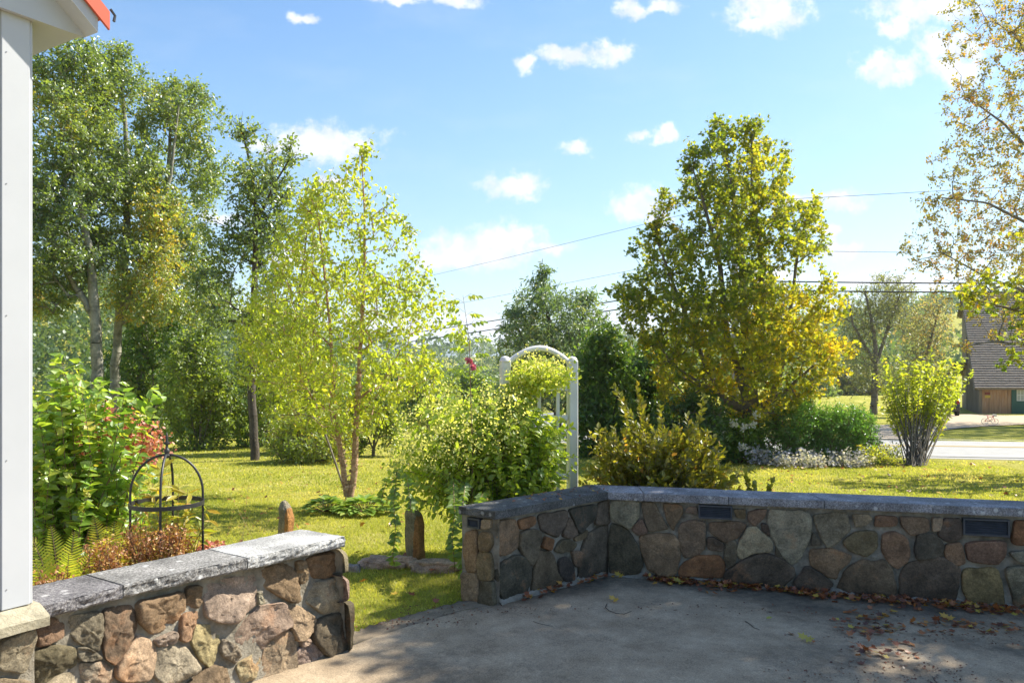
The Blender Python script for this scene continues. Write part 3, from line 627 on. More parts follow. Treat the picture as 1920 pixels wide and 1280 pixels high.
# --- wall beside the house
CT, CB = .65, .592
def wall_left():
    t = thing('stone_wall', 'sunlit fieldstone garden wall with rough grey granite coping, running from the white house corner', 'stone wall', (-1.4, 3.8, 0))
    ins = .10; o = WL0 - nL*ins; bk = .35
    # core (mortar)
    s = Stones(o, dL, nL); s.batter = .11; core = MB(); Lw = (WL1 - WL0).length
    e1 = WL1 - dL*.03; eb = Vector((-1.245, 4.62)) - dL*.045 + nL*.02
    f = lambda p, z: (p.x, p.y, z)
    a0 = WL0 - nL*(ins+.02) - dL*.4; a1 = e1 - nL*(ins+.02); b1 = eb; b0 = a0 - nL*.27
    core.prism([f(a0, -.2), f(a1, -.2), f(b1, -.2), f(b0, -.2)], (0, 0, CB+.2))
    s.face(-.35, Lw-.03, -.02, CB, core)
    eo = e1; ed = (eb - e1).normalized(); en = Vector((ed.y, -ed.x)); 
    if en.dot(dL) < 0: en = -en
    s2 = Stones(e1 + en*.002, (-ed.x, -ed.y), en); s2.batter = .07; s2.face(-.33, 0.0, -.02, CB, core)
    core.build('mortar', m_mortar, t)
    H = .033
    A_ = [('b', [(340,670),(430,655),(560,660),(595,720),(580,820),(450,880),(340,920),(325,800)]),
     ('g', [(665,640),(945,590),(960,740),(925,940),(880,960),(705,860),(670,800)]),
     ('b', [(975,580),(1270,520),(1300,700),(1260,800),(1130,1000),(1040,1080),(975,1020),(965,800)]),
     ('u', [(1310,500),(1745,400),(1750,590),(1640,720),(1470,790),(1410,770),(1300,650)]),
     ('g', [(1440,850),(1650,760),(1640,870),(1490,920)]),
     ('t', [(1300,810),(1480,920),(1460,1000),(1360,1210),(1140,1245),(1060,1180),(1070,1110),(1150,1000),(1230,900)]),
     ('o', [(300,970),(480,905),(670,930),(690,1080),(600,1150),(400,1260),(300,1280),(255,1180),(270,1060)]),
     ('g', [(710,930),(790,915),(880,970),(960,1030),(720,1050)]),
     ('p', [(740,1070),(960,1060),(1040,1150),(1030,1230),(900,1300),(780,1270),(745,1180)]),
     ('t', [(380,1290),(520,1190),(640,1165),(680,1290),(660,1400),(400,1400)]),
     ('g', [(1470,950),(1640,890),(1750,930),(1843,1110),(1790,1160),(1600,1240),(1480,1240),(1420,1180),(1440,1060)]),
     ('o', [(1060,1275),(1400,1285),(1500,1400),(1400,1500),(1000,1500)]), ('g', [(700,1310),(1000,1330),(950,1500),(700,1500)])]
    B_ = [('b', [(25,485),(155,465),(150,600),(110,650),(25,640)]),
     ('p', [(185,470),(585,370),(595,500),(580,620),(390,770),(300,760),(180,720)]),
     ('g', [(600,520),(635,530),(645,600),(600,620)]), ('u', [(650,340),(890,285),(925,380),(935,460),(930,590),(880,600),(760,540),(690,480),(630,400)]),
     ('b', [(932,275),(1000,262),(1005,400),(960,450),(930,400)]), ('u', [(1035,245),(1250,185),(1282,200),(1285,330),(1200,400),(1080,410),(1025,320)]),
     ('p', [(945,490),(1230,400),(1280,470),(1280,640),(1150,690),(1120,690),(1000,590),(950,540)]),
     ('t', [(850,660),(930,625),(1070,740),(1040,820),(920,900),(880,905),(855,800)]),
     ('p', [(600,650),(790,610),(830,680),(850,790),(740,840),(640,960),(510,1030),(470,980),(410,880),(480,780)]),
     ('t', [(650,940),(730,850),(840,840),(870,900),(875,1160),(720,1185),(605,1200),(620,1040)]),
     ('t', [(430,1090),(590,1000),(605,1060),(540,1220),(440,1250),(400,1130)]), ('p', [(920,920),(1000,890),(1005,930),(930,960)]),
     ('p', [(890,980),(1030,930),(1080,1000),(1145,1050),(1080,1110),(960,1150),(885,1170)]),
     ('o', [(1100,740),(1260,680),(1290,760),(1290,1010),(1200,1050),(1130,1030),(1040,930),(1030,860),(1060,780)]),
     ('y', [(100,790),(230,800),(285,850),(270,960),(180,1130),(100,1060),(45,930)]), ('g', [(300,900),(400,950),(435,1030),(400,1100),(300,1050),(270,1000)]),
     ('u', [(0,700),(115,680),(110,790),(50,900),(-10,920),(-50,900),(-35,760)]), ('b', [(60,1220),(200,1110),(330,1140),(425,1190),(420,1280),(380,1350),(0,1350),(0,1260)]),
     ('t', [(440,1280),(540,1250),(860,1205),(840,1260),(500,1380),(430,1380)])]
    PAL_lit = {k: tuple(min(.5, q*1.18) for q in v) for k, v in PAL.items()}  # stone colours brightened for the sunlit face; sunlight put into the albedo
    for c, p in A_: s.stone(cA(p), PAL_lit[c], H, .015)
    for c, p in B_: s.stone(cB(p), PAL_lit[c], H*(1.4 if c == 'o' else 1), .015)
    # extra unseen stones toward the end face
    for c, p in [('p', [(-.28,.42),(.035,.43),(.045,.3),(-.14,.27),(-.28,.31)]), ('o', [(-.3,.26),(-.15,.25),(.045,.28),(.05,.0),(-.28,.0)]), ('t', [(-.29,.45),(.03,.45),(.02,.58),(-.29,.58)])]:
        s2.stone(p, PAL[c], .035, .012, px=False)
    # foundation stones come with the house
    so = s.build(t); 
    k = s2.V; so2 = None
    me = npmesh('end_stonework', np.array(s2.V) - np.array(t.location), s2.F, s2.C, True, {'base': s2.B}); link('stonework', me, m_stone, t)
    # coping
    j1 = (PZ(231, 1096, CT), PZ(161, 1076, CT)); j2 = (PZ(464, 1046, CT), PZ(390, 1029, CT))
    e = (WL1, Vector((-1.245, 4.62)))
    a = (WL0 - dL*.12, WL0 - dL*.12 - nL*.36)
    v2 = lambda p: Vector((p[0], p[1]))
    slab('coping_stone', (a[0], v2(j1[0]), v2(j1[1]), a[1]), CB, CT-.002, m_gran_dark, t, label='x') if 0 else None
    s1 = slab('coping_stone', (a[0], v2(j1[0]), v2(j1[1]), a[1]), CB, CT-.003, m_gran_dark, t, (0, 2)); s1['label'] = 'dark lichen-spotted coping slab beside the house corner'
    s1 = slab('coping_stone', (v2(j1[0]), v2(j2[0]), v2(j2[1]), v2(j1[1])), CB, CT, m_gran_mid, t, (0, 2)); s1['label'] = 'middle coping slab, brownish grey with pale lichen spots'
    s1 = slab('coping_stone', (v2(j2[0]), e[0], e[1], v2(j2[1])), CB, CT+.002, m_gran, t, (0, 1, 2)); s1['label'] = 'pale clean coping slab at the open end of the wall'
    return t
wall_left()

def vent(s, px4, parent, label=None):
    uv = [s.px2uv(p) for p in px4]; u0 = min(p[0] for p in uv); u1 = max(p[0] for p in uv); v1 = max(p[1] for p in uv); v0 = v1 - (max(p[1] for p in uv)-min(p[1] for p in uv))*.93
    mb = MB(); d = s.d; n = s.n; z = Vector((0, 0, 1)); t = .012
    def bx(a, b_, c, d_, h0, h1): mb.box(s.W((a+b_)/2, (c+d_)/2, (h0+h1)/2), (b_-a, h1-h0, d_-c), d, n, z)
    bx(u0, u1, v1-t, v1, 0, .04); bx(u0, u1, v0, v0+t, 0, .04); bx(u0, u0+t, v0+t, v1-t, 0, .04); bx(u1-t, u1, v0+t, v1-t, 0, .04)
    bx(u0+t, u1-t, v0+t, v1-t, .003, .012)
    k = 6
    for i in range(k):
        v = v0+t + (v1-v0-2*t)*(i+.5)/k; dn = (n + z*-.9).normalized(); up = d.cross(dn)
        mb.box(s.W((u0+u1)/2, v, .026), (u1-u0-2*t-.002, .02, .003), d, dn, up)
    o = mb.build('louvre_vent', m_vent, parent)
    if label: o['label'] = label
m_vent = mat('vent_metal', (.045,.05,.06), .5, col2=(.07,.075,.09), scale=20, metal=.3)
def wall_right():
    t = thing('stone_wall', 'shaded L-shaped fieldstone patio wall with smooth granite coping and two louvred vents', 'stone wall', (1, 5.9, 0))
    ins = .045; H = .022
    D = Vector((-.372, 5.41)); C = Vector((.654, 6.41)); C_r = Vector((3.64, 5.63)); dBk = (C_r - C).normalized(); C2 = C + dBk*7.6
    sM = Stones(WA - nM*ins, dM, nM); sR = Stones(WB - nR*ins - dR*0, dR, nR)
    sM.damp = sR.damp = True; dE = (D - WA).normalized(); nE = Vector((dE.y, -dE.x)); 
    if nE.dot(dM) > 0: nE = -nE
    sE = Stones(WA - nE*.05, (-dE.x, -dE.y), nE)
    core = MB(); f = lambda p, z=-.2: (p.x, p.y, z)
    a = WA + dM*.055 - nM*(ins+.03); b_ = WB - nM*(ins+.03) - nR*.03 ; 
    core.prism([f(a), f(b_ + dM*.0), f(C - dM*.06), f(D + dM*.055)], (0, 0, CB+.2))
    a2 = WB - nR*(ins+.03); core.prism([f(a2 - dR*.03), f(WC2 - nR*(ins+.03)), f(C2 + nR*.03), f(C + nR*.03)], (0, 0, CB+.2-.002))
    core.build('wall_core', m_mdark, t)
    mo = MB(); Lm = (WB-WA).length; sM.face(.05, Lm+.02, -.03, CB-.004, mo); sR.face(-.02, 7.2, -.16, CB-.004, mo); sE.face(-.33, -.002, -.05, CB-.004, mo)
    # rough fillet of mortar along the foot
    for s, u0, u1 in ((sM, .06, Lm), (sR, 0, 7.0)):
        n = int((u1-u0)/.025); V = []
        for i in range(n+1):
            u = u0+(u1-u0)*i/n; q = s.W(u, 0, 0); zb = float(pz(q.x, q.y))
            for j in range(5):
                a_ = j/4; V.append(s.W(u, zb + (.045+.02*mn.noise((u*13, 0, 0)))*(1-a_)**1.3 + .006*mn.noise((u*50, j, 0)), .012 + (.05+.02*mn.noise((u*9, 3, 0)))*a_))
        mo.add(V, [(i*5+j, (i+1)*5+j, (i+1)*5+j+1, i*5+j+1) for i in range(n) for j in range(4)])
    mo.build('mortar', m_mdark2, t)
    C_ = [('u', [(440,310),(600,290),(640,380),(640,560),(520,630),(430,635)]), ('r', [(640,290),(790,245),(795,320),(740,360),(660,380)]),
      ('d', [(850,240),(1130,190),(1110,300),(1030,460),(960,430),(880,390),(850,300)]), ('b', [(1150,250),(1230,410),(1170,470),(1080,450)]),
      ('d', [(1155,180),(1430,130),(1400,290),(1330,340),(1260,430),(1190,280)]), ('d', [(1450,120),(1545,95),(1560,290),(1520,330),(1410,330),(1420,220)]),
      ('o', [(660,420),(760,380),(860,400),(860,480),(820,640),(770,740),(690,640),(650,560)]), ('r', [(910,450),(990,480),(960,590),(870,560)]),
      ('o', [(1070,490),(1150,480),(1220,530),(1180,590),(1070,615),(1000,590)]), ('b', [(1200,470),(1330,380),(1300,470),(1210,500)]),
      ('d', [(440,750),(600,645),(680,650),(760,740),(770,800),(740,980),(640,1050),(490,1090),(440,900)]),
      ('b', [(840,605),(960,610),(1010,700),(1020,800),(1080,880),(1080,950),(850,1010),(780,990),(800,800)]),
      ('d', [(1060,680),(1130,660),(1190,760),(1200,880),(1110,900),(1050,830),(1040,730)]), ('b', [(1170,600),(1270,600),(1260,760),(1200,740)]),
      ('d', [(1330,440),(1440,380),(1535,340),(1550,600),(1540,830),(1250,870),(1260,650)])]
    for c, p in C_: sM.stone(cC(p), PAL[c], .03, .006)
    E_ = [('u', [(135,420),(240,400),(250,560),(245,790),(150,790),(125,600)]), ('y', [(290,410),(380,420),(400,520),(370,600),(280,600),(270,480)]),
      ('y', [(260,610),(390,620),(410,880),(300,890),(250,800)]), ('t', [(100,820),(220,820),(270,900),(265,1110),(110,1090),(95,930)]),
      ('o', [(300,900),(410,900),(430,1120),(400,1140),(270,1110)]), ('t', [(300,280),(390,285),(385,370),(300,375)])]
    for c, p in E_: sE.stone(cC(p), PAL[c], .034, .007)
    D_ = [('g', [(85,80),(325,90),(330,220),(250,335),(80,250),(70,150)]), ('d', [(80,290),(230,360),(320,500),(360,640),(330,720),(200,740),(70,740),(60,500),(65,380)]),
      ('b', [(260,340),(350,240),(410,370),(320,400)]), ('b', [(350,100),(470,110),(520,210),(590,330),(420,360),(380,250)]),
      ('u', [(540,110),(710,130),(720,200),(660,290),(640,350),(590,280)]), ('t', [(770,140),(850,140),(850,205),(740,190)]),
      ('u', [(335,410),(430,390),(620,385),(680,460),(690,600),(650,740),(540,760),(420,700),(360,560)]), ('b', [(690,300),(800,265),(920,280),(920,500),(870,560),(740,600),(690,480)]),
      ('b', [(970,280),(1230,275),(1290,310),(1210,420),(1100,455),(970,370)]), ('o', [(940,420),(1000,410),(1090,470),(1080,540),(950,520)]),
      ('o', [(1110,460),(1200,440),(1210,560),(1190,650),(1120,690),(1090,600)]), ('r', [(740,640),(860,580),(1040,585),(1090,650),(1090,780),(700,760),(690,720)]),
      ('p', [(1230,460),(1310,330),(1380,320),(1520,450),(1510,540),(1360,550),(1250,610),(1210,560)]), ('b', [(1310,190),(1400,160),(1470,170),(1450,240),(1370,310),(1310,260)]),
      ('y', [(1180,160),(1285,165),(1280,250),(1200,230)]), ('d', [(1430,290),(1490,300),(1510,410),(1430,350)]),
      ('g', [(1500,190),(1800,180),(1870,240),(1860,420),(1780,590),(1700,660),(1600,560),(1500,350),(1490,270)]),
      ('d', [(1110,720),(1270,620),(1440,560),(1520,575),(1700,670),(1720,740),(1620,850),(1350,850),(1100,790)]), ('d', [(1560,490),(1620,590),(1550,560)])]
    for c, p in D_: sR.stone(cD(p), PAL[c], .03, .006)
    F2 = [('g', [(25,170),(200,150),(320,160),(360,290),(250,400),(150,450),(100,380),(50,250)]), ('d', [(20,310),(100,430),(0,440)]),
      ('u', [(0,480),(180,470),(360,530),(330,600),(250,650),(230,740),(130,700),(0,610)]), ('d', [(1,640),(130,720),(200,790),(120,870),(-110,850),(-150,770),(-50,640)]),
      ('t', [(380,160),(520,160),(550,200),(480,260),(400,270)]), ('u', [(590,170),(770,180),(770,260),(570,270)]),
      ('b', [(290,400),(400,320),(590,310),(595,460),(500,535),(360,490)]), ('u', [(650,350),(760,320),(850,370),(890,470),(870,570),(790,645),(700,590),(640,490)]),
      ('b', [(810,180),(1050,190),(1060,310),(900,350),(820,260)]), ('t', [(1090,190),(1180,190),(1160,300),(1090,310)]),
      ('d', [(960,340),(1100,330),(1200,440),(1170,530),(960,565),(930,500)]), ('d', [(1200,200),(1350,200),(1360,370),(1230,410),(1140,340)]),
      ('u', [(1220,430),(1350,410),(1390,590),(1320,620),(1220,560),(1200,490)]), ('u', [(1390,410),(1750,400),(1730,540),(1680,610),(1420,580)]),
      ('b', [(250,820),(330,650),(480,570),(560,600),(640,570),(720,660),(760,860),(680,920),(300,920)]), ('d', [(810,740),(850,620),(1000,580),(1170,550),(1220,600),(1330,640),(1310,780),(1290,980),(1000,980),(810,900)]),
      ('y', [(1370,700),(1400,650),(1670,650),(1720,780),(1730,1000),(1650,1040),(1450,990),(1370,830)]), ('r', [(1830,220),(1960,220),(1960,440),(1800,420)]),
      ('g', [(1780,500),(1960,480),(1980,600),(1850,580)]), ('g', [(1740,640),(1980,630),(1980,1040),(1840,1010),(1790,820)])]
    for c, p in F2: sR.stone(cE(p), PAL[c], .03, .006)
    # the wall goes on beyond the frame
    u = sR.px2uv((1945, 1000))[0] + .02; keys = 'tugbdoyr'
    while u < 7:
        w = random.uniform(.2, .32); v = -.08
        while v < .5:
            h_ = min(random.uniform(.14, .26), .575-v); sR.stone([(u+.01, v+.01), (u+w-.015, v+.015), (u+w-.01, v+h_-.01), (u+w*.5, v+h_), (u+.015, v+h_-.02)], PAL[random.choice(keys)], H, .006, px=False); v += h_ + .01
        u += w
    for s in (sM, sE, sR): s.build(t)
    vent(sR, [(1310,945),(1372.7,947),(1372.7,973.5),(1311,971.5)], t, 'narrow louvred vent left of the wide one'); vent(sR, [(1803,969),(1890,973),(1890,1007),(1805,1003)], t, 'wide louvred vent near the right end')
    vent(sE, [(882,969),(905,971),(905,990),(883,988)], t, 'small dark vent in the end face')
    Vv = lambda p: Vector((p[0], p[1]))
    jm = (WA.lerp(WB, .68), D.lerp(C, .68))
    slab('coping_stone', (WA, jm[0], jm[1], D), CB, CT-.002, m_gran_old, t, (3,), .006); slab('coping_stone', (jm[0], WB, C, jm[1]), CB, CT, m_gran_old, t, (), .004)
    us = []
    def fr(px, py): p = PZ(px, py, CT); return (Vv(p) - WB).dot(dR)
    uj = [0, fr(1206, 927), fr(1366, 934), fr(1549, 942), fr(1754, 949), 5.0, 7.3]
    k0 = (C - WB).dot(dR)
    for i in range(len(uj)-1):
        A = WB + dR*uj[i]; B = WB + dR*uj[i+1]; w = .37
        back = lambda u: C + dBk * max(0, u + (.10 if u > 0 else 0)*1 ) 
        bA = C if i == 0 else back(uj[i] + .0); bB = back(uj[i+1])
        slab('coping_stone', (A, B, bB, bA), CB, CT - .001 + (i % 2)*.002, m_gran_cap, t, (0,), .003)
    return t
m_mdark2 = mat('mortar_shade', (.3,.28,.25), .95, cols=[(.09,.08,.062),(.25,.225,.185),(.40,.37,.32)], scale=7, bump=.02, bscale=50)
wall_right()

# ================================================================ HOUSE
m_white = mat('white_trim', (.47,.48,.51), .4, col2=(.42,.43,.46), scale=1.5)
m_sid = mat('grey_clapboard', (.27,.29,.33), .6, col2=(.33,.35,.39), scale=3, stretch=(1,1,6))
m_red = mat('red_metal_roof', (.55,.10,.05), .4, col2=(.48,.09,.05), scale=2)
m_nail = mat('nail_head', (.3,.3,.32), .4, metal=.6)
m_sill = mat('sill_stone', (.35,.31,.22), .9, cols=[(.24,.21,.15),(.36,.32,.23),(.45,.41,.32)], scale=14, bump=.008, bscale=80)
def house():
    C0 = Vector((-1.88, 3.07)); e = Vector((.53, .85)).normalized(); n = Vector((.85, -.53)).normalized(); up = Vector((0, 0, 1))
    e3 = Vector((e.x, e.y, 0)); n3 = Vector((n.x, n.y, 0)); B3 = Vector((C0.x, C0.y, 0))
    def W(a, b_, z): return B3 + e3*a + n3*b_ + up*z     # a along the gable wall towards its far corner, b outward, z
    t = thing('house', 'white-trimmed house corner with grey clapboards and red metal roof edge', 'house', (-1.88, 3.07, 0))
    def bx(mb, a0, a1, b0, b1, z0, z1, bev=0): mb.box(W((a0+a1)/2, (b0+b1)/2, (z0+z1)/2), (a1-a0, b1-b0, z1-z0), e3, n3, up, bev)
    mb = MB(); bx(mb, -6, -.02, -6, -.025, .1, 2.97); mb.build('wall', m_sid, t)
    # clapboards as courses
    mb = MB(); z = .70
    while z < 2.9:
        a0, a1 = -6, -.118
        mb.add([W(a0, 0.006, z), W(a1, 0.006, z), W(a1, -.012, z+.105), W(a0, -.012, z+.105), W(a0, -.03, z), W(a1, -.03, z), W(a1, -.03, z+.105), W(a0, -.03, z+.105)], [(0,1,2,3),(0,4,5,1),(1,5,6,2)]); z += .103
    mb.build('clapboards', m_sid, t)
    mb = MB(); bx(mb, -.118, -.014, -.02, .016, .683, 3.0, .003); bx(mb, -.013, 0, -.02, .006, .683, 3.0, .002); bx(mb, -.004, .012, -.11, -.02, .683, 2.95, .002)
    cb = mb.build('corner_board', m_white, t)
    for z in (.76, 1.25, 1.8, 2.3, 2.8):
        mb = MB(); mb.tube([W(-.1, .0155, z), W(-.1, .0185, z)], .0022, 8); mb.build('nail', m_nail, cb)
    # gable-end frieze and boxed return
    s_ = .84; zb = 2.95; ov = .18
    def prof(a): return zb + .12 + max(0, (ov - a)) * s_ * 1
    mb = MB(); V = [(ov, zb), (ov, zb+.06), (-6, zb+.06+(ov+6)*s_*.6), (-6, zb)]
    mb.prism([W(a, .02, z) for a, z in V], n3*.022); mb.build('frieze_board', m_white, t)
    mb = MB(); mb.prism([W(a, .018, z) for a, z in [(ov-.004, zb+.004), (ov-.004, zb+.056), (.02, zb+.13), (-.1, zb+.13), (-.1, zb+.004)]], -n3*6); mb.build('soffit', m_white, t)
    # gable wall above
    mb = MB(); mb.prism([W(a, -.03, z) for a, z in [(-.02, zb), (-.02, zb+.14), (-6, zb+.14+6*s_*.6), (-6, zb)]], -n3*.1); mb.build('gable', m_sid, t)
    # roof: steep slope down to the eave
    def zr(a): return zb + .095 + (ov + .02 - a) * s_
    mb = MB(); mb.prism([W(ov+.045, .13, zr(ov+.045)), W(ov+.045, .13, zr(ov+.045)+.02), W(-4, .13, zr(-4)+.02), W(-4, .13, zr(-4))], -n3*6.2); r = mb.build('roof', m_red, t)
    mb = MB(); mb.prism([W(ov+.05, .145, zr(ov+.05)-.045), W(ov+.05, .145, zr(ov+.05)+.028), W(-4, .145, zr(-4)+.028), W(-4, .145, zr(-4)-.045)], -n3*.013); mb.build('drip_edge', m_red, r)
    mb = MB(); mb.prism([W(ov+.01, .128, zr(ov+.01)-.10), W(ov+.01, .128, zr(ov)-.004), W(-4, .128, zr(-4)-.004), W(-4, .128, zr(-4)-.11)], -n3*.10); mb.build('rake_board', m_white, t)
    mb = MB(); mb.tube([W(ov+.055, .14, zr(ov)+.0), W(ov+.075, .14, zr(ov)-.02), W(ov+.07, .14, zr(ov)-.045)], .006, 6); mb.build('gutter_hook', m_vent, t)
    # stone foundation with sloping sill
    s = Stones(C0 + n*.02, e, n); core = MB(); bx(core, -6, -.02, -.3, .03, -.2, .60)
    s.o = s.o + n3*.012; s.face(-2.6, -.005, -.02, .6, core); core.build('foundation', m_mortar, t)
    sl = MB(); k = 60; V = []
    for i in range(k+1):
        a = -3 + 3.02*i/k
        for b_, z in ((-.05, .682), (.02, .68), (.085, .648), (.092, .64), (.09, .605), (.03, .597), (-.05, .597)):
            V.append(W(a, b_ + .005*mn.noise((a*20, z*40, 0)), z + .003*mn.noise((a*25, b_*30, 2))))
    sl.add(V, [(i*7+j, (i+1)*7+j, (i+1)*7+j+1, i*7+j+1) for i in range(k) for j in range(6)] + [tuple(range(7)), tuple(k*7+q for q in range(6, -1, -1))])
    sl.build('sill', m_sill, t)
    for c, p in [('g', [(-20,880),(310,760),(325,850),(250,1100),(210,1165),(-20,1150)]), ('t', [(-20,1225),(250,1250),(270,1300),(200,1400),(-20,1400)])]: s.stone(cA(p), PAL[c], .03, .009)
    s.build(t)
house()

# ================================================================ BEYOND THE ROAD
m_shing = mat('weathered_shingles', (.12,.105,.10), .9, cols=[(.11,.093,.08),(.18,.155,.135),(.27,.235,.205)], scale=9, bump=.03, bscale=12, stretch=(.6,.6,3))
m_oldw = mat('weathered_boards', (.25,.23,.2), .9, cols=[(.14,.11,.082),(.26,.21,.16)], scale=6, stretch=(1,1,.12))
m_orange = mat('orange_boards', (.4,.25,.14), .85, cols=[(.24,.15,.10),(.42,.24,.13),(.46,.33,.24)], scale=3.2, stretch=(2.5,2.5,.25))
m_door = mat('green_paint', (.02,.085,.06), .5, col2=(.03,.10,.075), scale=3)
m_glassd = mat('window_glass', (.35,.38,.36), .15, spec=.6); m_trimw = mat('white_paint', (.75,.75,.72), .6, col2=(.65,.65,.62), scale=5)
def barn():
    c = G(1836, 776); g = c.z - .05; A = Vector((c.x, c.y, 0)); dx = Vector((.99, -.12, 0)).normalized(); dy = Vector((.38, .925, 0)).normalized(); up = Vector((0,0,1))
    W = lambda a, b, z: A + dx*a + dy*b + up*z
    t = thing('barn', 'weathered grey barn with steep shingle roof and orange-stained boards across the road', 'barn', (c.x, c.y, g))
    eave = CZ + (-722+HY)/F*c.y ; rid = CZ + (HY-552)/F*(c.y+5.2)
    a0 = 0; Lb = 16; ry = 5.6
    mb = MB(); mb.prism([W(a0, 0, g), W(a0, ry+2, g), W(a0, ry+2, rid-1.2), W(a0, ry, rid-.1), W(a0, 0, eave-.05)], dx*.18); mb.build('gable_wall', m_oldw, t)
    mb = MB(); mb.prism([W(.18, .06, g), W(Lb, .06, g), W(Lb, .06, eave), W(.18, .06, eave)], dy*.12); mb.build('front_wall', m_orange, t)
    mb = MB(); mb.prism([W(.2, ry+2, g), W(Lb, ry+2, g), W(Lb, ry+2, rid-1.2), W(.2, ry+2, rid-1.2)], -dy*.15); mb.build('rear_wall', m_oldw, t)
    # vertical board battens
    mb = MB(); x = .25
    while x < 2.0: mb.box(W(x, .045, (g+eave)/2), (.035, .03, eave-g-.1), dx, dy, up); x += random.uniform(.14, .26)
    mb.build('battens', m_orange, t)
    mb = MB(); y = .4
    while y < ry: zt = eave + (rid-eave)*y/ry - .3; mb.box(W(-.02, y, (g+zt)/2), (.03, .06, zt-g), dx, dy, up); y += .55
    mb.build('battens', m_oldw, t)
    # roof as shingle courses
    mb = MB(); n = 42; lo = W(0, -.35, eave-.08 - (rid-eave)/ry*.1); hi = W(0, ry+.05, rid+.12); sl = (hi-lo)
    nn = dx.cross(sl).normalized()
    for i in range(n):
        p = lo + sl*(i/n); q = lo + sl*((i+1)/n); k = 46; V = []
        for j in range(k+1):
            x = -.35 + (Lb+.5)*j/k; jj = .012*mn.noise((j*.9, i*.7, 0)); V += [p+dx*x+nn*(.075+jj), q+dx*x+nn*.03, p+dx*x+nn*.0]
        mb.add(V, [(j*3, j*3+3, j*3+4, j*3+1) for j in range(k)] + [(j*3+2, j*3+5, j*3+3, j*3) for j in range(k)])
    mb.prism([lo+dx*-.33, hi+dx*-.33, hi+dx*-.33-nn*.15, lo+dx*-.33-nn*.15], dx*(Lb+.4))
    mb.prism([W(-.33, ry+.05, rid+.1), W(-.33, ry+2.4, rid-1.5), W(-.33, ry+2.4, rid-1.62), W(-.33, ry+.05, rid-.05)], dx*(Lb+.4))
    mb.build('roof', m_shing, t)
    mb = MB(); mb.box(W(Lb/2, -.30, eave-.22), (Lb+.3, .05, .14), dx, dy, up); mb.build('fascia', m_oldw, t)
    # trim board, door, window
    x0 = ((1895-HX)/F*c.y - A.x) ; h = 1.93
    fr = MB(); 
    for xx in (x0-.04, x0+1.0): fr.box(W(xx, .03, g+h/2), (.09, .06, h+.08), dx, dy, up)
    fr.box(W(x0+.48, .03, g+h+.07), (1.13, .06, .09), dx, dy, up); fr.build('door_frame', m_door, t)
    d = MB().box(W(x0+.48, .045, g+h/2+.02), (.94, .04, h), dx, dy, up).build('door', m_door, t)
    w = MB(); 
    for xx in (x0+.26, x0+.48, x0+.70): w.box(W(xx, .018, g+1.32), (.03, .02, .72), dx, dy, up)
    for zz in (.96, 1.32, 1.68): w.box(W(x0+.48, .017, g+zz), (.47, .018, .03), dx, dy, up)
    wf = w.build('window_frame', m_trimw, d); MB().box(W(x0+.48, .023, g+1.32), (.42, .006, .7), dx, dy, up).build('pane', m_glassd, wf)
    MB().box(W(x0+.48, -.06, g+.04), (1.15, .2, .08), dx, dy, up).build('doorstep', m_trimw, t)
    # small sign by the corner
    xs_ = (1846-HX)/F*c.y - A.x + .05
    sgn = MB().box(W(xs_+.12, .018, g+1.22), (.34, .02, .16), dx, dy, up).build('plaque', mat('plaque_yellow', (.55,.38,.06), .6), t)
    MB().box(W(xs_+.12, .016, g+1.43), (.34, .02, .16), dx, dy, up).build('plaque', mat('plaque_red', (.22,.05,.03), .6), t)
    # open shed on the far side: posts and roof
    mb = MB(); mb.prism([W(-1.0, 5.2, eave+1.6), W(-1.0, 8.0, eave+.7), W(-1.0, 8.0, eave+.55), W(-1.0, 5.2, eave+1.45)], dx*1.1); mb.build('shed_roof', m_shing, t)
    for y, m_ in ((5.3, m_oldw), (6.6, m_trimw), (7.9, m_trimw)): MB().box(W(-.85, y, (g+eave+.9)/2), (.14, .14, eave+.9-g), dx, dy, up).build('post', m_, t)
barn()

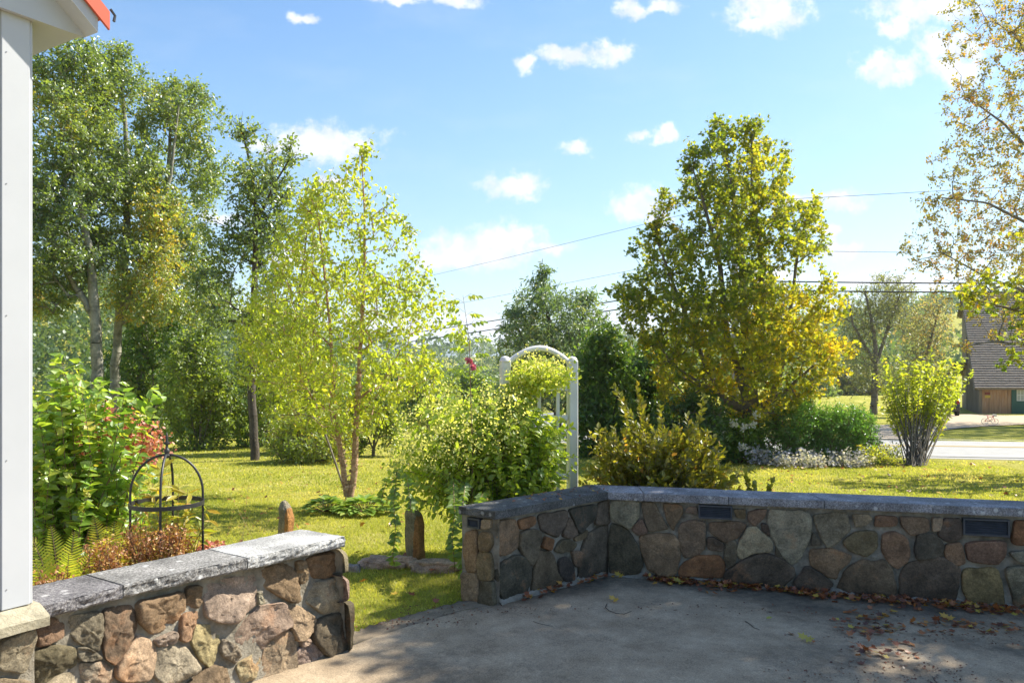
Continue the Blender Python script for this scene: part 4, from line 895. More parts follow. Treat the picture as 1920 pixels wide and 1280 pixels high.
m_blk = mat('black_car_paint', (.012,.013,.015), .22, spec=.6); m_tyre = mat('tyre_rubber', (.02,.02,.02), .8); m_glass = mat('car_glass', (.03,.04,.05), .08, spec=.8)
m_tail = mat('tail_light', (.3,.02,.02), .3); m_chr = mat('chrome', (.5,.5,.5), .25, metal=.9)
def car():
    b = G(1777, 779); t = thing('parked_car', 'dark parked car seen from behind, in the shade left of the barn', 'car', (b.x, b.y, b.z))
    g = b.z; dx = Vector((.93, -.37, 0)).normalized(); dy = Vector((.37, .93, 0)).normalized(); W = lambda x, y, z: Vector((b.x, b.y+1.0, g)) + dx*x + dy*y + Vector((0, 0, z))
    def loft(name, prof, ws, m, par):     # prof: (y,z) outline, half-width per height
        mb = MB(); k = len(prof); V = []
        for s in (-1, -.86, .86, 1):
            for (y, z), w in zip(prof, ws):
                sc = 1 if abs(s) < 1 else .97; V.append(W(s*w, (y)*(sc), .62+(z-.62)*sc))
        Fs = [(i*k+j, i*k+(j+1) % k, (i+1)*k+(j+1) % k, (i+1)*k+j) for i in range(3) for j in range(k)] + [tuple(range(k-1, -1, -1)), tuple(range(3*k, 4*k))]
        mb.add(V, Fs); return mb.build(name, m, par, smooth=False)
    pr = [(-2.1,.35),(-2.15,.6),(-2.1,.95),(-1.95,1.05),(-1.75,1.55),(-1.6,1.64),(-.2,1.66),(.25,1.58),(.95,1.1),(1.9,.98),(2.15,.8),(2.2,.45),(2.1,.32)]
    body = loft('body', pr, [.86,.88,.88,.86,.7,.64,.63,.66,.82,.84,.82,.84,.84], m_blk, t)
    MB().add([W(-.62,-2.04,1.12), W(.62,-2.04,1.12), W(.56,-1.84,1.5), W(-.56,-1.84,1.5), W(-.62,-2.0,1.12), W(.62,-2.0,1.12), W(.56,-1.8,1.5), W(-.56,-1.8,1.5)], [(0,1,2,3),(4,7,6,5),(0,4,5,1),(3,2,6,7),(0,3,7,4),(1,5,6,2)]).build('rear_window', m_glass, t)
    for s in (-1, 1):
        MB().prism([W(s*.80,-1.6,1.12), W(s*.83,.75,1.1), W(s*.69,.15,1.52), W(s*.68,-1.5,1.52)], dx*(s*.02)).build('side_window', m_glass, t)
        MB().box(W(s*.76, -2.14, .9), (.14, .06, .24), dx, dy).build('tail_light', m_tail, t)
        for y in (-1.35, 1.35):
            w = MB().tube([W(s*.70, y, .33), W(s*.73, y, .33), W(s*.9, y, .33), W(s*.92, y, .33)], [.28, .33, .33, .29], 20).build('wheel', m_tyre, t)
            MB().tube([W(s*.915, y, .33), W(s*.93, y, .33)], [.2, .17], 14).build('rim', m_chr, w)
    MB().box(W(0, -2.19, .5), (1.6, .08, .18), dx, dy).build('bumper', m_blk, t); MB().box(W(0, -2.2, .78), (.42, .03, .12), dx, dy).build('number_plate', m_trimw, t)
car()
m_bred = mat('bike_red', (.55,.05,.05), .4); m_pale = mat('pale_plastic', (.75,.68,.55), .6); m_pink = mat('pink_plastic', (.7,.25,.3), .6)
def bike():
    b = G(1856, 795.5); t = thing('child_bicycle', "child's small red bicycle with pale basket standing on the gravel drive", 'bicycle', b)
    dx = Vector((.97, -.25, 0)).normalized(); W = lambda x, z, y=0: b + dx*x + Vector((.25, .97, 0))*y + Vector((0, 0, z))
    for x in (-.2, .2):
        r = .13; ring = [W(x + r*math.cos(a), .14 + r*math.sin(a)) for a in np.linspace(0, 2*math.pi, 21)]
        w = MB().tube(ring, .014, 6, cap=False).build('wheel', m_pale, t, True)
        mb = MB()
        for a in np.linspace(0, math.pi, 6)[:-1]: mb.tube([W(x-r*math.cos(a), .14-r*math.sin(a)), W(x+r*math.cos(a), .14+r*math.sin(a))], .003, 4)
        mb.build('spokes', m_chr, w)
    mb = MB(); 
    for p in ([W(-.2,.14), W(-.08,.3), W(.13,.36)], [W(-.2,.14), W(0,.15), W(.13,.36)], [W(0,.15), W(-.08,.3), W(-.09,.38)], [W(.2,.14), W(.13,.36), W(.12,.42)]): mb.tube(p, .012, 6)
    mb.build('frame', m_bred, t)
    MB().tube([W(.12,.42,-.14), W(.13,.44,-.05), W(.12,.42), W(.13,.44,.05), W(.12,.42,.14)], .01, 6).build('handlebar', m_chr, t)
    MB().box(W(-.09,.4), (.13,.07,.03), dx, bev=.01).build('saddle', m_pink, t)
    MB().box(W(.19,.40), (.1,.14,.09), dx, bev=.012).build('basket', m_pale, t)
    MB().tube([W(0,.15,-.06), W(0,.15,.06)], .03, 10).build('crank', m_chr, t)
bike()

m_polew = mat('pole_wood', (.26,.235,.21), .9, col2=(.36,.33,.3), scale=8, stretch=(3,3,.3)); m_wire = mat('wire', (.02,.022,.024), .6); m_thin = mat('thin_wire', (.10,.11,.12), .6)
def pole_wires():
    b = P(1378, 800, 30); b.z = float(hz(b.x, b.y)); t = thing('utility_pole', 'grey wooden utility pole half hidden behind the yellow-green maple', 'utility pole', b)
    top = P(1378, 378, 30); MB().tube([b - Vector((0,0,.3)), b.lerp(top, .5), top], [.15, .13, .10], 14).build('pole', m_polew, t, True)
    MB().tube([top - Vector((0,0,.3)), top + Vector((0,0,.12))], [.03, .03], 8).build('insulator', m_trimw, t)
    def wire(name, lab, pts, r, m, grp=None):
        V = [P(*p) for p in pts]; out = []
        for i in range(len(V)-1):
            a, c = V[i], V[i+1]
            for k in range(24): u = k/24; out.append(a.lerp(c, u) - Vector((0, 0, 4*.012*(c-a).length*u*(1-u)*(.5))))
        out.append(V[-1]); o = MB().tube(out, r, 5).build(name, m, None, True); o['label'] = lab; o['category'] = 'cable'; o['group'] = 'overhead cables along the road'
    wire('power_cable', 'upper of the two thick black overhead cables', [(380,668,95),(1378,526,29.85),(2700,522,26)], .026, m_wire)
    wire('power_cable', 'lower of the two thick black overhead cables', [(380,683,95),(1378,543,29.85),(2700,538,26)], .026, m_wire)
    wire('power_cable', 'thin overhead wire reaching highest, passing the top of the maple', [(380,600,95),(1378,378,29.9),(2700,288,26)], .009, m_thin)
    wire('power_cable', 'thin overhead wire just above the two thick cables', [(380,640,95),(1378,468,29.9),(2700,466,26)], .008, m_thin)
pole_wires()

# ================================================================ LEAF AND BARK MATERIALS
# stops: albedo, real-world values
L_asp = leafmat('aspen_leaf', [(0,(.09,.14,.035)),(.4,(.16,.22,.05)),(.7,(.22,.28,.06)),(.88,(.42,.36,.05)),(1,(.48,.32,.05))], .5, .09)
L_birch = leafmat('birch_leaf', [(0,(.19,.25,.025)),(.5,(.29,.35,.035)),(.85,(.40,.42,.05)),(1,(.48,.42,.06))], .55, .05)
L_maple = leafmat('maple_leaf', [(0,(.10,.15,.018)),(.3,(.21,.24,.024)),(.55,(.33,.31,.028)),(.8,(.48,.36,.03)),(1,(.58,.30,.03))], .58, .03)
L_shrub = leafmat('shrub_leaf', [(0,(.09,.17,.03)),(.4,(.17,.28,.045)),(.8,(.30,.38,.055)),(1,(.45,.40,.07))], .5, .06)
L_clem = leafmat('clematis_leaf', [(0,(.11,.18,.022)),(.4,(.23,.32,.038)),(.85,(.37,.43,.06)),(1,(.48,.49,.1))], .55, .04)
L_weig = leafmat('weigela_leaf', [(0,(.12,.13,.018)),(.45,(.20,.20,.024)),(.8,(.30,.24,.035)),(1,(.40,.20,.05))], .5, .04)
L_dark = leafmat('dark_leaf', [(0,(.055,.11,.024)),(.5,(.10,.18,.034)),(.85,(.19,.25,.042)),(1,(.27,.27,.06))], .48, .05)
L_ash = leafmat('ash_leaf', [(0,(.08,.13,.045)),(.5,(.12,.18,.06)),(.85,(.2,.24,.08)),(1,(.3,.25,.1))], .45, .08)
L_wil = leafmat('olive_leaf', [(0,(.13,.15,.06)),(.5,(.20,.215,.09)),(.85,(.28,.27,.12)),(1,(.38,.27,.12))], .45, .05)
L_rust = leafmat('rusty_leaf', [(0,(.14,.15,.035)),(.4,(.24,.22,.05)),(.75,(.34,.26,.06)),(1,(.38,.18,.06))], .42, .04)
L_thick = leafmat('thicket_leaf', [(0,(.11,.17,.025)),(.5,(.20,.26,.04)),(.85,(.30,.34,.05)),(1,(.42,.36,.06))], .52, .05)
L_vase = leafmat('burning_bush_leaf', [(0,(.18,.23,.025)),(.5,(.28,.32,.035)),(.85,(.42,.42,.05)),(1,(.5,.36,.06))], .55, .05)
L_peony = leafmat('peony_leaf', [(0,(.06,.14,.02)),(.5,(.11,.24,.035)),(.9,(.2,.34,.06)),(1,(.28,.38,.09))], .42, .06, grough=.35)
L_for = leafmat('forest_leaf', [(0,(.05,.09,.028)),(.5,(.085,.13,.038)),(.85,(.14,.18,.05)),(1,(.30,.20,.06))], .4, .03)
L_white = leafmat('white_petal', [(0,(.6,.6,.62)),(1,(.82,.82,.85))], .35, .02, 1); L_pink = leafmat('pink_petal', [(0,(.45,.10,.18)),(1,(.75,.25,.4))], .4, .03, 1)
L_dusty = leafmat('dusty_pink_flower', [(0,(.42,.13,.10)),(.6,(.62,.26,.20)),(1,(.7,.42,.32))], .35, .02, 1)
L_bud = leafmat('pale_bud', [(0,(.45,.46,.14)),(.6,(.62,.60,.26)),(1,(.75,.72,.45))], .5, .0, 1.3)
L_brown = leafmat('dead_leaf', [(0,(.15,.06,.03)),(.4,(.34,.14,.06)),(.75,(.48,.24,.09)),(1,(.55,.40,.12))], .3, .03, 1)
L_aster = leafmat('aster_petal', [(0,(.35,.34,.40)),(1,(.62,.60,.68))], .35, .02, 1)
L_fern = leafmat('fern_leaf', [(0,(.22,.30,.03)),(.5,(.40,.42,.05)),(1,(.55,.42,.07))], .5, .04)
L_yel = leafmat('yellow_leaf', [(0,(.20,.25,.03)),(.5,(.36,.33,.04)),(1,(.5,.28,.04))], .5, .04)
L_hosta = leafmat('hosta_leaf', [(0,(.12,.22,.03)),(.6,(.22,.32,.05)),(1,(.42,.42,.08))], .4, .08)
L_grass = leafmat('grass_blade', [(0,(.16,.205,.028)),(.45,(.31,.335,.055)),(.8,(.45,.42,.11)),(1,(.56,.48,.22))], .42, .02)
L_fall = leafmat('fallen_leaf', [(0,(.09,.035,.02)),(.45,(.26,.085,.035)),(.75,(.40,.15,.04)),(.9,(.5,.34,.05)),(1,(.3,.33,.06))], .25, .04, 1)
m_basp = mat('aspen_bark', (.3,.28,.23), .85, cols=[(.08,.075,.05),(.22,.21,.17),(.38,.36,.3)], scale=5, bump=.02)
m_bdark = mat('dark_bark', (.10,.085,.07), .9, cols=[(.05,.042,.035),(.12,.10,.08)], scale=8, bump=.02)
m_bbirch = mat('birch_bark', (.42,.26,.17), .8, cols=[(.22,.11,.07),(.45,.28,.18),(.62,.46,.36)], scale=14, bump=.02, stretch=(1,1,3))
m_bgrey = mat('grey_bark', (.20,.175,.15), .9, cols=[(.10,.085,.07),(.24,.21,.18)], scale=7, bump=.015)
m_btwig = mat('shrub_twig', (.22,.15,.09), .85, col2=(.14,.09,.06), scale=20)

# ================================================================ WOODED HILLS
def hills():
    n = 0; Pn = []; S_ = []; T_ = []
    def crowns(N_, r0, r1, u0, u1, rad, leaf, k, cond=None):
        c = []
        while len(c) < N_:
            r = r0 + (r1-r0)*rng.random()**.8; u = rng.uniform(u0, u1); x, y = u*r, r
            if cond and not cond(x, y, u): continue
            c.append((x, y, float(hz(x, y))))
        c = np.array(c); rr = rad * rng.uniform(.7, 1.35, len(c)); asp = rng.uniform(.9, 1.5, len(c)); ct = np.clip(rng.normal(.42, .2, len(c)), .05, 1)
        for i in range(len(c)):
            d = nrm(rng.normal(size=(k, 3))); d[:, 2] = np.abs(d[:, 2])*asp[i] - .15; Pn.append(c[i] + np.array([0, 0, rr[i]*.8]) + d*rr[i]*(rng.random((k, 1))**.3))
            S_.append(np.full(k, leaf) * rng.uniform(.6, 1.4, k)); T_.append(ct[i] + rng.normal(size=k)*.08)
    crowns(520, 62, 175, -.70, -.24, 2.6, .55, 110)
    crowns(260, 70, 230, -.30, .05, 2.8, .7, 80)
    crowns(330, 150, 420, -.28, .12, 4.2, 1.2, 70)
    crowns(420, 110, 420, .05, .72, 4.2, 1.2, 70, lambda x, y, u: not (y < 150 and u > .5))
    crowns(500, 400, 800, -.7, .72, 8, 2.6, 45)
    Pt = np.concatenate(Pn); s = np.concatenate(S_); t = np.concatenate(T_); m = len(Pt)
    A = rng.normal(size=(m, 3)); Nn = rng.normal(size=(m, 3)); Nn[:, 2] += 1.0
    o = leafobj('wooded_hillside', [leaves(Pt, A, Nn, s, t, 'diamond')], L_for, None); tag(o, 'mixed woods covering the hills behind the lawn and the road', 'woods', kind='stuff')
hills()
m_mtn = mat('mountain', (.05,.10,.11), 1, col2=(.045,.085,.10), scale=.002)
mb = MB(); V = []; k = 90
for i in range(k+1):
    px = -300 + 2600*i/k; top = 651 + 4*mn.noise((px*.006, 0, 0))*2 + 3*mn.noise((px*.02, 3, 0)); top += 8*max(0, (px-1000)/900)
    for j, (YY, f_) in enumerate(((2100, 0), (2500, .6), (2900, 1), (3300, .4))):
        p = P(px, 700 - (700-top)*f_, YY); V.append(p - Vector((0, 0, 60 if f_ == 0 else 0)))
mb.add(V, [(i*4+j, (i+1)*4+j, (i+1)*4+j+1, i*4+j+1) for i in range(k) for j in range(3)])
mb.build('mountain', m_mtn, None, True, kind='structure')

# ================================================================ TREES
GA = 'aspens standing at the left edge of the lawn'
yl = lambda lo, zc, w: (lambda C: .42 + np.where(C[:, 2] < zc, lo, 0) + 0*C[:, 0])
def patchy(base, amp, sc=1.2, zlo=None, add=0):
    def f(C):
        v = np.array([mn.noise((c[0]*sc, c[1]*sc, c[2]*sc)) for c in C]); t = base + amp*v
        if zlo is not None: t = t + np.where(C[:, 2] < zlo, add, 0)
        return t
    return f
make_tree('aspen_tree', 'tall leafy aspen nearest the white house corner, its crown leaning left', 'aspen tree', 19,
    [[(180,905,26),(183,720,21),(180,600,19),(168,480,14),(150,360,13),(128,230,9),(120,120,4)], [(180,600,16),(120,500,9),(90,420,6)]],
    [(75,100,150),(110,55,195),(170,30,220),(260,10,235),(340,0,225),(420,-10,215),(480,-10,200),(540,-20,150),(590,20,120)], 520, 84, .082, L_asp, m_basp, gap=.9,
    sig=.20, tint=patchy(.38, .5, .5, 2.6, .28), outer=.5, rtip=.007)
make_tree('aspen_tree', 'aspen with a pale upright trunk and yellow patches, second from the house corner', 'aspen tree', 20.5,
    [[(212,915,20),(216,700,17),(222,600,14),(236,480,14),(240,330,10),(232,200,7),(222,110,3)], [(222,600,12),(285,470,8),(320,330,6),(335,200,3)]],
    [(85,205,235),(120,185,260),(170,170,285),(240,155,300),(330,150,320),(420,160,350),(480,175,380),(560,200,400),(600,240,390)], 440, 76, .082, L_asp, m_basp, gap=.9, gth=-.05,
    sig=.20, tint=patchy(.42, .55, .5, 4.2, .15), outer=.55, rtip=.007, group=None)
make_tree('aspen_tree', 'slimmer aspen with a white upper stem, third from the house corner', 'aspen tree', 22,
    [[(258,905,18),(262,720,14),(275,560,11),(300,420,9),(318,300,7),(322,170,3)]],
    [(145,295,345),(180,275,410),(240,262,428),(300,262,425),(360,262,412),(420,270,400),(470,270,400),(540,300,440),(600,330,450)], 300, 70, .084, L_asp, m_basp, gap=.9, gth=0,
    sig=.2, tint=patchy(.4, .5, .5, 3.5, .15), outer=.6, rtip=.007)
make_tree('aspen_tree', 'sparse aspen with a dark slender trunk at the lawn edge, left of the birch', 'aspen tree', 16,
    [[(478,874,17),(472,740,15),(476,620,13),(478,500,11),(480,400,8),(470,310,5),(455,250,3)], [(480,420,6),(515,345,4),(548,290,2)]],
    [(240,430,480),(270,420,520),(300,410,552),(340,400,550),(400,395,540),(450,370,560),(500,360,545),(560,370,520),(620,400,520)], 190, 44, .075, L_asp, m_bdark, gap=1.1, gth=0,
    sig=.16, tint=patchy(.3, .4, .6), outer=.7, rtip=.007)
def under(label, Y0, px, top, w, base, K, M, lm, name='young_tree', cat='young tree', size=.11, tint=.5, bark=None, sig=.2, grp=None, lean=0, kind='oval', skew=0):
    h = base - top; bx = px
    rows = [(top, px-w*.12+lean, px+w*.12+lean), (top+h*.15, px-w*.32+lean, px+w*.34+lean), (top+h*.4, px-w*.48, px+w*.5), (top+h*.7, px-w*.5, px+w*.48), (base-h*.04, px-w*.36, px+w*.36)]
    return make_tree(name, label, cat, Y0, [[(bx, base, max(4, 120/Y0)), (bx+w*.02, base-h*.35, max(3, 70/Y0)), (bx+lean*.7, base-h*.75, max(2, 40/Y0))], [(bx, base-h*.05, 60/Y0), (bx-w*.22, base-h*.5, 30/Y0)], [(bx, base-h*.05, 60/Y0), (bx+w*.22, base-h*.5, 30/Y0)]],
        rows, int(K*.75), int(M*1.5), size*.8, lm, bark or m_bgrey, gap=26/Y0, sig=sig, tint=(lambda C, t=tint: t + .3*np.array([mn.noise((c[0]*.8, c[1]*.8, c[2]*.8)) for c in C])), kind=kind, rtip=.007)
under('dark leafy young maple under the second aspen', 22, 285, 585, 190, 845, 220, 40, L_dark, tint=.55, size=.13, sig=.22)
under('bright green young tree left of the dark-trunked aspen', 19, 375, 612, 130, 862, 220, 40, L_thick, tint=.45, size=.10)
under('dark young tree right behind the dark-trunked aspen', 20, 500, 560, 130, 862, 200, 36, L_dark, tint=.7, size=.10)
under('pale green young tree between the dark-trunked aspen and the birch', 18, 560, 600, 130, 862, 220, 36, L_thick, tint=.6, size=.09)
under('yellow-green low thicket behind the birch trunks', 15.6, 590, 765, 170, 866, 170, 40, L_thick, tint=.6, size=.07, name='shrub', cat='shrub', sig=.15)
under('low green thicket at the lawn edge right of the birch trunks', 17, 700, 720, 110, 850, 140, 36, L_thick, tint=.55, size=.08, name='shrub', cat='shrub', sig=.15)
under('small bushy tree in the dip beyond the left lawn', 30, 428, 758, 66, 835, 110, 36, L_thick, tint=.3, size=.16, sig=.25)
under('dark green rounded tree far behind the birch', 42, 610, 660, 120, 800, 140, 34, L_dark, tint=.5, size=.24, sig=.45)
under('yellow-green tree down in the valley behind the clematis', 46, 800, 700, 110, 800, 140, 34, L_thick, tint=.5, size=.26, sig=.5)
under('green tree in the valley just left of the trellis', 50, 880, 690, 100, 800, 130, 34, L_thick, tint=.2, size=.28, sig=.5)
under('dark tree in the valley right of the birch stem', 52, 725, 690, 90, 790, 120, 34, L_dark, tint=.5, size=.3, sig=.5)

# birch
bt = make_tree('river_birch', 'young yellow-green birch with two peeling pinkish stems on the lawn', 'birch tree', 9.2,
    [[(655,940,13),(665,870,13),(668,800,10.5),(672,720,9),(678,620,7.5),(684,500,5.5),(684,400,4),(678,290,1.6)], [(650,930,11),(641,860,10.5),(630,790,8.5),(624,700,7),(618,600,5.5),(605,480,4),(592,370,2)]],
    [(278,674,690),(300,655,715),(350,565,730),(400,540,770),(450,525,790),(500,500,815),(550,470,845),(600,455,862),(650,440,880),(700,450,850),(750,480,810),(790,540,760),(815,590,700)],
    560, 26, .05, L_birch, m_bbirch, gap=2.2, sig=.075, tint=patchy(.45, .35, 1.2), outer=.55, rtip=.0022, depth=.85, up=.55, droop=.8, upn=.1)
# peeling bark curls
mb = MB()
for st in ([(655,940),(665,870),(668,800),(672,720)], [(650,930),(641,860),(630,790)]):
    for i in range(90):
        k = random.random()*(len(st)-1); j = min(int(k), len(st)-2); f = k-j; px = st[j][0]*(1-f)+st[j+1][0]*f; py = st[j][1]*(1-f)+st[j+1][1]*f
        c = P(px, py, 9.2); a = random.uniform(0, 6.28); d = Vector((math.cos(a), math.sin(a), 0)); tt = Vector((-d.y, d.x, 0)); r = .038 - .012*k/3
        w = random.uniform(.012, .03); h_ = random.uniform(.01, .03); o1 = random.uniform(.004, .02)
        mb.add([c+d*r-tt*w, c+d*(r+o1)+tt*w, c+d*(r+o1*1.3)+tt*w+Vector((0,0,h_)), c+d*r-tt*w+Vector((0,0,h_))], [(0,1,2,3)])
mb.build('peeling_bark', mat('bark_curl', (.62,.45,.34), .8, col2=(.35,.2,.13), scale=30), bt)
bt2 = make_tree('river_birch', 'slim yellow-green birch leaning left just behind the two-stemmed birch', 'birch tree', 10.6,
    [[(650,915,4),(605,800,4),(570,680,4),(560,560,4),(575,440,3),(590,350,1.5)]],
    [(330,575,610),(370,545,640),(430,515,620),(500,485,600),(560,460,620),(620,445,620),(680,450,610),(740,480,600),(780,520,600)],
    330, 18, .055, L_birch, m_bgrey, sig=.09, tint=patchy(.3, .35, 1.2), outer=.6, rtip=.0025, droop=.8, upn=.1)

# maple
def mtint(C):
    t = .23 + .26*np.array([mn.noise((c[0]*.7, c[1]*.7, c[2]*.7)) for c in C]); x = (C[:, 0] - 4.6)
    return t + np.clip((x-.2)*.14, -.05, .26)*np.clip((4.6 - C[:, 2])/1.8, 0, 1) + np.clip((3.9-C[:, 2])*.08, 0, .18)
make_tree('maple_tree', 'large maple turning yellow-orange on its lower right, centre right of the lawn', 'maple tree', 16,
    [[(1412,905,50),(1412,840,44),(1410,770,40),(1402,700,24),(1396,600,17),(1390,480,12),(1372,340,7),(1350,250,3)],
     [(1410,770,20),(1445,755,13),(1465,690,9),(1480,600,7),(1495,480,5),(1515,400,3)], [(1410,775,20),(1360,752,13),(1325,690,9),(1290,600,7),(1250,500,5),(1225,430,3)],
     [(1405,740,20),(1430,640,14),(1428,500,10),(1410,350,6),(1410,250,3)], [(1400,745,18),(1365,640,13),(1350,500,9),(1320,380,5),(1300,320,3)],
     [(1412,772,14),(1470,735,8),(1520,690,5),(1570,650,3)], [(1408,772,14),(1340,735,8),(1270,690,5),(1220,630,3)]],
    [(228,1338,1440),(260,1330,1458),(300,1262,1478),(340,1245,1482),(380,1225,1470),(400,1228,1530),(450,1190,1535),(500,1188,1540),(545,1150,1560),(600,1170,1585),(650,1200,1600),(690,1215,1575),(740,1225,1510),(785,1250,1470)],
    900, 50, .07, L_maple, m_bgrey, kind='maple', gap=1.0, gth=-.05, up=1.3, sig=.14, tint=mtint, outer=.55, rtip=.006, depth=.9, upn=.4,
    extra=[(1535,372,16),(1525,390,16),(1505,410,16.2),(1550,460,15.8),(1160,545,16),(1155,552,16),(1175,560,15.7),(1185,470,16),(1345,228,16),(1405,232,16.1)])
make_tree('ash_tree', 'green ash with feathery leaf clusters behind the trellis', 'ash tree', 28,
    [[(1045,780,18),(1045,700,14),(1035,640,11),(1022,560,7),(1018,520,3)], [(1045,720,10),(1085,640,7),(1100,560,3)], [(1045,720,9),(990,660,5),(965,600,3)]],
    [(512,1008,1032),(540,985,1045),(565,955,1115),(600,945,1140),(640,940,1165),(680,935,1170),(720,945,1170),(760,960,1160)], 260, 60, .17, L_ash, m_bdark, kind='narrow', sig=.22, outer=.6, rtip=.01, tint=patchy(.45, .4, .5), droop=.5)
GD = None
under('tall dark green tree right of the trellis post', 17, 1130, 612, 120, 885, 260, 44, L_dark, tint=.45, size=.11, name='hedgerow_tree', cat='tree', bark=m_bdark)
under('blue-green leafy tree between the trellis and the maple', 18.5, 1215, 640, 130, 880, 260, 44, L_dark, tint=.25, size=.11, name='hedgerow_tree', cat='tree', bark=m_bdark)
under('dark shrub in the shadow under the left side of the maple', 15.2, 1290, 735, 150, 890, 200, 44, L_dark, tint=.2, size=.09, name='shrub', cat='shrub', sig=.15)
under('bright-edged tree close behind the right trellis post', 19.5, 1170, 660, 90, 880, 160, 40, L_dark, tint=.8, size=.11, name='hedgerow_tree', cat='tree', bark=m_bdark)
# far right trees
make_tree('birch_tree', 'airy half-bare tree with a fine crown, on the grass beyond the road', 'tree', 52,
    [[(1638,772,14),(1640,720,11),(1642,650,8),(1630,580,5),(1620,540,3)], [(1640,690,7),(1670,600,5),(1690,545,2)], [(1640,680,7),(1600,610,4),(1590,560,2)], [(1639,735,7),(1610,735,4),(1590,715,2)]],
    [(516,1608,1680),(535,1590,1705),(570,1578,1718),(610,1580,1715),(650,1585,1700),(700,1590,1690),(735,1590,1700)], 560, 20, .13, L_wil, m_bgrey, gap=.5, sig=.32, rtip=.011, outer=.6, tint=patchy(.35, .4, .3), trunk='trunk')
make_tree('birch_tree', 'sparse tree with thin bare twigs just left of the barn roof', 'tree', 46,
    [[(1722,775,9),(1725,700,7),(1745,640,5),(1760,580,2)]], [(560,1735,1775),(600,1700,1782),(650,1690,1775),(700,1690,1750),(740,1700,1740)], 240, 18, .13, L_wil, m_bgrey, sig=.3, rtip=.011, tint=patchy(.6, .4, .3))
for i, (px, top, w, base, Y, lm, tn, lb) in enumerate([
    (1520, 700, 90, 778, 75, L_ash, .5, 'grey-green bush beyond the road, farthest left of the low row'), (1580, 690, 80, 776, 80, L_wil, .3, 'olive bush beyond the road, between the maple and the airy tree'),
    (1625, 712, 60, 776, 78, L_ash, .7, 'pale bush right behind the foot of the airy tree'), (1690, 700, 80, 776, 82, L_ash, .4, 'bush beyond the road, right of the airy tree'), (1745, 690, 60, 774, 84, L_wil, .4, 'olive bush beside the parked car'), (1480, 715, 60, 780, 60, L_thick, .4, 'bright bush beyond the road behind the peonies')]):
    under(lb, Y, px, top, w, base, 120, 36, lm, name='bush', cat='bush', tint=tn, size=.36, sig=.6)
# trees standing off to the right: their boughs reach into the picture and shade the patio
make_tree('red_maple', 'thinning maple at the right edge, its long bare twigs reaching left', 'maple tree', 34,
    [[(2090,860,70),(2080,700,60),(2060,500,46),(2040,300,32),(2030,100,18)], [(2075,640,16),(1960,560,7),(1850,520,4),(1760,470,2)], [(2065,520,16),(1950,430,7),(1850,380,4),(1760,370,2)],
     [(2050,420,14),(1950,300,7),(1880,230,4),(1810,180,2)], [(2045,300,12),(1960,160,7),(1900,60,4)], [(2080,690,14),(1960,650,7),(1860,640,4),(1800,650,2)]],
    [(-60,1830,2300),(0,1800,2330),(80,1785,2360),(150,1790,2380),(230,1785,2380),(300,1765,2380),(340,1752,2380),(400,1735,2380),(440,1712,2380),(480,1715,2380),(520,1750,2380),(580,1840,2380),(650,1890,2340)],
    2000, 36, .125, L_rust, m_bgrey, kind='oval', sig=.24, rtip=.009, outer=.5, depth=.8, up=.5, tint=lambda C: .55 + .5*np.array([mn.noise((c[0]*.5, c[1]*.5, c[2]*.5)) for c in C]), skip=.15)
make_tree('yellow_maple', 'yellow-leaved maple boughs hanging over the barn roof at the right edge', 'maple tree', 13,
    [[(2180,900,60),(2170,750,55),(2150,550,40),(2120,300,26)], [(2165,700,24),(2020,620,12),(1900,580,6),(1820,560,2)], [(2160,620,22),(2040,500,10),(1930,450,5)]],
    [(500,1900,2300),(530,1800,2330),(555,1800,2330),(590,1862,2330),(630,1885,2330),(680,1900,2320)], 170, 24, .08, L_maple, m_bgrey, kind='maple', gap=1.5, sig=.14, rtip=.005, depth=.6, up=.5,
    tint=patchy(.3, .4, 1))
def shade_tree():  # out-of-view tree put in to shade the patio, crown carved to fit
    b = Vector((8.6, 7.1, 0)); b.z = float(hz(b.x, b.y)); o = thing('shade_maple', 'dense maple just outside the right edge, its crown shaped to shade the patio', 'maple tree', b)
    T = [[[8.6,7.1,b.z,.2],[8.55,7.05,2.5,.17],[8.3,6.95,4.5,.12],[8.1,6.9,6.5,.06]]]
    pts = []
    while len(pts) < 520:
        q = rng.uniform(-1, 1, 3)
        if np.sum(np.abs(q)**3) > 1: continue
        p = np.array([7.5, 7.6, 6.1]) + q*np.array([3.0, 1.9, 1.4]); gx_, gy_ = p[0]-.842*p[2], p[1]-.474*p[2]
        if math.hypot((gx_-2.45)/.45, (gy_-4.05)/.3) < 1 or gx_ < -.42 + .25*(4.6-gy_): continue
        if p[0] < .66*p[1] + .55 and p[2] < 1.75+.47*p[1] + .5: continue
        pts.append(p)
    arr, par, rad, tips = skeleton(T, np.array(pts), .006); woodmesh('trunk', arr, par, rad, m_bgrey, o, b)
    leafobj('crown', [randleaves(arr[tips], 80, .16, .095, .35, .2, 'maple', .3, .8)], L_maple, o)
    return o
shade_tree()

